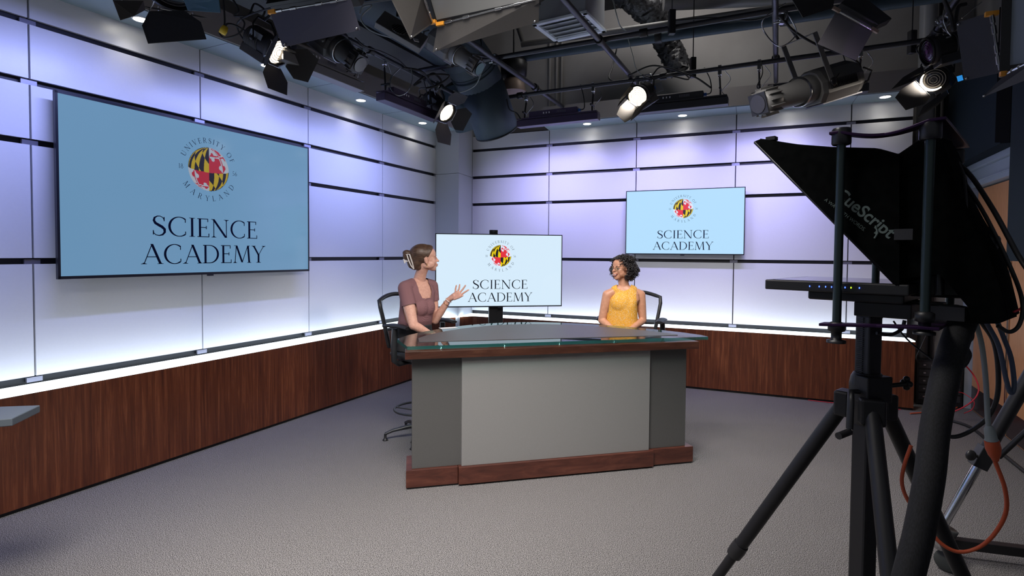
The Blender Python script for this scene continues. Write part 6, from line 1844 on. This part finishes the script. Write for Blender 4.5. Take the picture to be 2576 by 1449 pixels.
    for s in (-1, 1):
        base_ = [Vector((s * .020, -.165, .138)), Vector((s * .044, -.140, .140)), Vector((s * .046, -.128, .105)), Vector((s * .040, -.112, .060)), Vector((s * .028, -.100, .018))]
        m.tube([H @ q for q in base_], .0085, 8, flat=.5)
        m.tube([H @ q for q in (Vector((s * .030, -.160, .136)), Vector((s * .040, -.150, .100)), Vector((s * .036, -.125, .045)), Vector((s * .026, -.100, .016)))], .0070, 8, flat=.5)
    m.build('claw_clip', M_pearl, r)
    m = MB(); m.box(H @ Vector((.012, -.180, .080)), (.05, .010, .036), R @ Matrix.Rotation(.35, 3, 'X')); m.box(H @ Vector((.01, -.160, .082)), (.030, .034, .012), R); m.build('clip_grip', M_pearl, r)
    # earrings, bracelets, ring
    for s in (-1, 1):
        m = MB(); c = H @ Vector((s * .074, .004, .048)); m.tube([c + R @ Vector((0, math.cos(a) * .009, math.sin(a) * .010)) for a in [2 * PI * k / 16 for k in range(16)]], .0014, 6, closed=True); m.ell(H @ Vector((s * .075, .004, .062)), .0022, n=8, m=6); m.build('earring', M_gold, r)
    ax = (wL - eL).normalized(); sx = ax.cross(Zv).normalized(); sy = ax.cross(sx)
    for q, rd_, mt_, nm in ((-.012, .0032, M_pearl, 'white_bracelet'), (-.048, .0018, M_gold, 'thin_bracelet')):
        c = wL + ax * q; m = MB(); rr_ = .030 if q > -.03 else .031
        m.tube([c + sx * math.cos(a) * rr_ + sy * math.sin(a) * rr_ + ax * math.cos(a) * .004 for a in [2 * PI * k / 20 for k in range(20)]], rd_, 6, closed=True); m.build(nm, mt_, r)
    m = MB(); m.tube([wL - ax * .01 + Vector((.01, -.02, -.025)), wL - ax * .012 + Vector((.0, -.02, -.055))], .0012, 5); m.build('bracelet_tail', M_blue, r)
    return r


# ---------------- the woman in the yellow top, seated behind the desk
def woman_yellow():
    r = thing('person', 'smiling woman with curly black hair and glasses in a sleeveless yellow floral top', 'person', (1.08, 5.36, .84))
    ft = Vector((-.28, -.96, 0)).normalized(); lt = Vector((.96, -.28, 0)).normalized()
    Y = 5.34
    fd = Vector((-.80, -.60, -.03)).normalized(); sc = 1.02
    H = head_matrix(Vector(), fd, scale=sc)
    chin = A(1549, 704, 5.28); O = chin - H.to_3x3() @ Vector((0, .080, .002)); H = head_matrix(O, fd, scale=sc, tilt=.02)
    nb = A(1570, 719, Y); sR = A(1528, 742, Y - .02); sL = A(1611, 742, Y + .0); cN = (sR + sL) / 2
    ch = A(1564, 765, Y - .01); wa = A(1563, 808, Y); hip = Vector((wa.x, wa.y + .02, .93))
    eR = A(1514, 806, Y - .02); wR = A(1540, 826, Y - .17); pR = A(1550, 829, Y - .22)
    eL = A(1617, 806, Y - .0); wL = A(1590, 826, Y - .17); pL = A(1578, 829, Y - .21)
    for p in (wR, pR, wL, pL): p.z = max(p.z, .985)
    up = [(hip - Zv * .10, lt, ft, .165, .12), (hip, lt, ft, .17, .125), (wa, lt, ft, .130, .100), (ch - Zv * .01, lt, ft, .142, .105),
          (cN - Zv * .045, lt, ft, .150, .090), (cN + Zv * .015, lt, ft, .140, .068), (cN.lerp(nb, .55) + Zv * .01, lt, ft, .105, .058), (nb, lt, ft, .060, .050)]
    b = MB(); ring_loft(b, up)
    nt_ = H @ Vector((0, -.012, .055)); limb(b, [nb - Zv * .02, nb.lerp(nt_, .5), nt_], [.054, .048, .050])
    head_shape(b, H)
    for q in (sR, sL): limb(b, [nb - Zv * .018, nb.lerp(q, .5) - Zv * .004, q], [.040, .042, .048])
    for (s_, e_, w_) in ((sR, eR, wR), (sL, eL, wL)):
        limb(b, [s_, s_.lerp(e_, .45), e_], [.049, .045, .037]); limb(b, [e_, e_.lerp(w_, .4), w_], [.037, .035, .024])
    for (w_, p_, sg) in ((wR, pR, 1), (wL, pL, -1)):
        fw = (p_ - w_).normalized(); sd = fw.cross(Vector((0, 0, -1))).normalized(); dn = Vector((0, 0, -1)); fg = []
        for s in (-.026, -.009, .009, .026):
            k0 = p_ + fw * .028 + sd * s; fg.append([k0, k0 + fw * .032 + dn * .004, k0 + fw * .052 + dn * .018, k0 + fw * .056 + dn * .032])
        hand(b, w_, p_, fg, [w_ + sd * sg * .025 + fw * .02, w_ + sd * sg * .038 + fw * .05, w_ + sd * sg * .034 + fw * .072])
    hj = hip - Zv * .03
    for s in (-1, 1):
        h0 = hj + lt * s * .085; kn = h0 + ft * .36 - Zv * .01; an = kn - Zv * .44
        limb(b, [h0, h0.lerp(kn, .5), kn], [.085, .073, .055]); limb(b, [kn, kn.lerp(an, .4), an], [.055, .052, .035]); limb(b, [an - Zv * .03, an + ft * .1 - Zv * .055], [.032, .028])
    b.build('body', M_skin2, r, remesh=.0044, smooth_it=6)
    face_parts(r, H, M_lips2, M_hair2, smile=1.0, gaze=-.001, lid=M_skin2, dy=-.002)
    t = MB(); inf = .012
    ring_loft(t, [(hip + Zv * .0, lt, ft, .176, .135)] + [(wa, lt, ft, .158, .120), (ch - Zv * .01, lt, ft, .150, .118), (cN - Zv * .045, lt, ft, .148, .101), (cN + Zv * .015, lt, ft, .138, .080), (cN.lerp(nb, .55) + Zv * .012, lt, ft, .108, .070), (nb + Zv * .004, lt, ft, .074, .064)])
    for q in (sR, sL): limb(t, [nb - Zv * .018, nb.lerp(q, .5) - Zv * .002], [.050, .053])
    t.ell(ch + ft * .040 + Zv * .010, (.120, .090, .110), n=20, m=12)
    def keep(p):
        d = p - cN; u_ = d.dot(lt); v_ = d.dot(ft)
        z = p.z - cN.z
        # armholes: narrow at the shoulder, widening below the arm
        if z > -.15 and abs(u_) > .120 + .12 * max(0, -z): return False
        if z > -.17 and abs(u_) > .137: return False
        # round neckline
        zt2 = nb.z - cN.z
        if v_ > -.02 and (u_ / .066) ** 2 + ((z - zt2) / .040) ** 2 < 1: return False
        if z > zt2 - .012 and abs(u_) < .064: return False
        if z > zt2 + .012: return False
        return True
    t.build('floral_top', M_shirt2, r, remesh=.006, smooth_it=8, keep=keep)
    t = MB(); ring_loft(t, [(hip - Zv * .11, lt, ft, .175, .13), (hip + Zv * .02, lt, ft, .172, .13)])
    for s in (-1, 1):
        h0 = hj + lt * s * .085; kn = h0 + ft * .36 - Zv * .01; an = kn - Zv * .44
        limb(t, [h0, h0.lerp(kn, .5), kn], [.095, .085, .067]); limb(t, [kn, kn.lerp(an, .5), an], [.067, .063, .055])
    t.build('trousers', M_trouser, r, remesh=.009, smooth_it=4)
    for s in (-1, 1):
        h0 = hj + lt * s * .085; an = h0 + ft * .36 - Zv * .45
        t = MB(); limb(t, [an - Zv * .045, an + ft * .07 - Zv * .062, an + ft * .13 - Zv * .07], [.042, .036, .030]); t.build('shoe', M_shoe, r, remesh=.007, smooth_it=2)
    # curly hair: a dark cap plus hundreds of curls
    R = H.to_3x3(); Hi = H.inverted(); h = MB()
    h.ell(H @ Vector((0, -.025, .145)), (.084, .100, .090), R, 24, 16)
    for s in (-1, 1): h.ell(H @ Vector((s * .066, -.050, .085)), (.044, .075, .088), R, 18, 12)
    h.ell(H @ Vector((0, -.095, .080)), (.078, .070, .090), R, 18, 12)
    def keeph(p):
        q = Hi @ p
        lim = .045 if q.z > .185 else (.004 + (q.z - .10) * .40 if q.z > .10 else .002)
        return q.y < lim
    hair = h.build('hair', M_hair2, r, remesh=.007, smooth_it=2, keep=keeph, solid=.002)
    rr = random.Random(21); m = MB(); cnt = 0
    while cnt < 900:
        th = rr.uniform(0, 2 * PI); ph = math.acos(rr.uniform(-.95, 1)); 
        d = Vector((math.sin(ph) * math.cos(th), math.sin(ph) * math.sin(th), math.cos(ph)))
        p = Vector((d.x * .096, d.y * .122 - .038, d.z * .117 + .122))
        if d.z < .15: p.x *= 1.20; p.y = p.y * 1.10
        if p.z < .02: continue
        if p.y > .052 and p.z < .200: continue
        if p.y > .010 and p.z < .165 and abs(p.x) < .064: continue
        if p.y > .030 and p.z < .16: continue
        cnt += 1
        dr = (Vector((rr.uniform(-.4, .4) + d.x * .4, rr.uniform(-.4, .4) + d.y * .3, -1.0 if d.z < .5 else -.3))).normalized()
        if d.z > .5: dr = (Vector((d.x, d.y - .1, -.25)) + Vector((rr.uniform(-.6, .6), rr.uniform(-.6, .6), 0))).normalized()
        a1_ = dr.cross(d if abs(dr.dot(d)) < .98 else Vector((1, 0, 0))).normalized(); a2_ = dr.cross(a1_)
        L_ = rr.uniform(.028, .050); rad = rr.uniform(.005, .009); tw = rr.uniform(1.2, 2.0); ph0 = rr.uniform(0, 6.28)
        pts = [p + dr * (L_ * k / 10) + a1_ * (rad * math.cos(ph0 + tw * 2 * PI * k / 10)) + a2_ * (rad * math.sin(ph0 + tw * 2 * PI * k / 10)) for k in range(11)]
        m.tube([H @ q for q in pts], [.0030] * 9 + [.0022, .0012], 5)
    m.build('curls', M_hair2, hair)
    # glasses
    g = MB()
    for s in (-1, 1):
        c = Vector((s * .0330, .0985, .1075))
        g.tube([H @ (c + Vector((math.copysign(abs(math.cos(a)) ** .55, math.cos(a)) * .0250, -abs(math.cos(a)) * .002 * s * (1 if math.cos(a) * s > 0 else 0), math.copysign(abs(math.sin(a)) ** .6, math.sin(a)) * .0145))) for a in [2 * PI * k / 24 for k in range(24)]], .0014, 6, closed=True)
        g.tube([H @ Vector((s * .056, .097, .113)), H @ Vector((s * .066, .085, .113)), H @ Vector((s * .074, .0, .106))], .0017, 6)
    g.tube([H @ Vector((-.0105, .0985, .110)), H @ Vector((0, .102, .113)), H @ Vector((.0105, .0985, .110))], .0014, 6)
    gl_ = g.build('glasses', mat('glasses_brown', (.07, .03, .02), .3), r)
    for s in (-1, 1):
        g = MB(); c = Vector((s * .0330, .0985, .1075)); vs = [H @ (c + Vector((math.cos(a) * .0225, 0, math.sin(a) * .0148))) for a in [2 * PI * k / 20 for k in range(20)]]
        g.add(vs, [tuple(range(20))]); g.build('spectacle_lens', M_glass, gl_)
    for s in (-1, 1): m = MB(); m.ell(H @ Vector((s * .075, .004, .050)), .0062, n=12, m=8); m.build('earring', M_pearl, r)
    # fine necklace
    m = MB(); pts = []
    for k in range(13):
        a = PI * k / 12; pts.append(cN + lt * math.cos(a) * .06 + ft * (.058 + .024 * math.sin(a)) + Zv * (.03 - .055 * math.sin(a)))
    m.tube(pts, .0009, 5); m.build('necklace', M_gold, r)
    return r


woman_mauve(); woman_yellow()
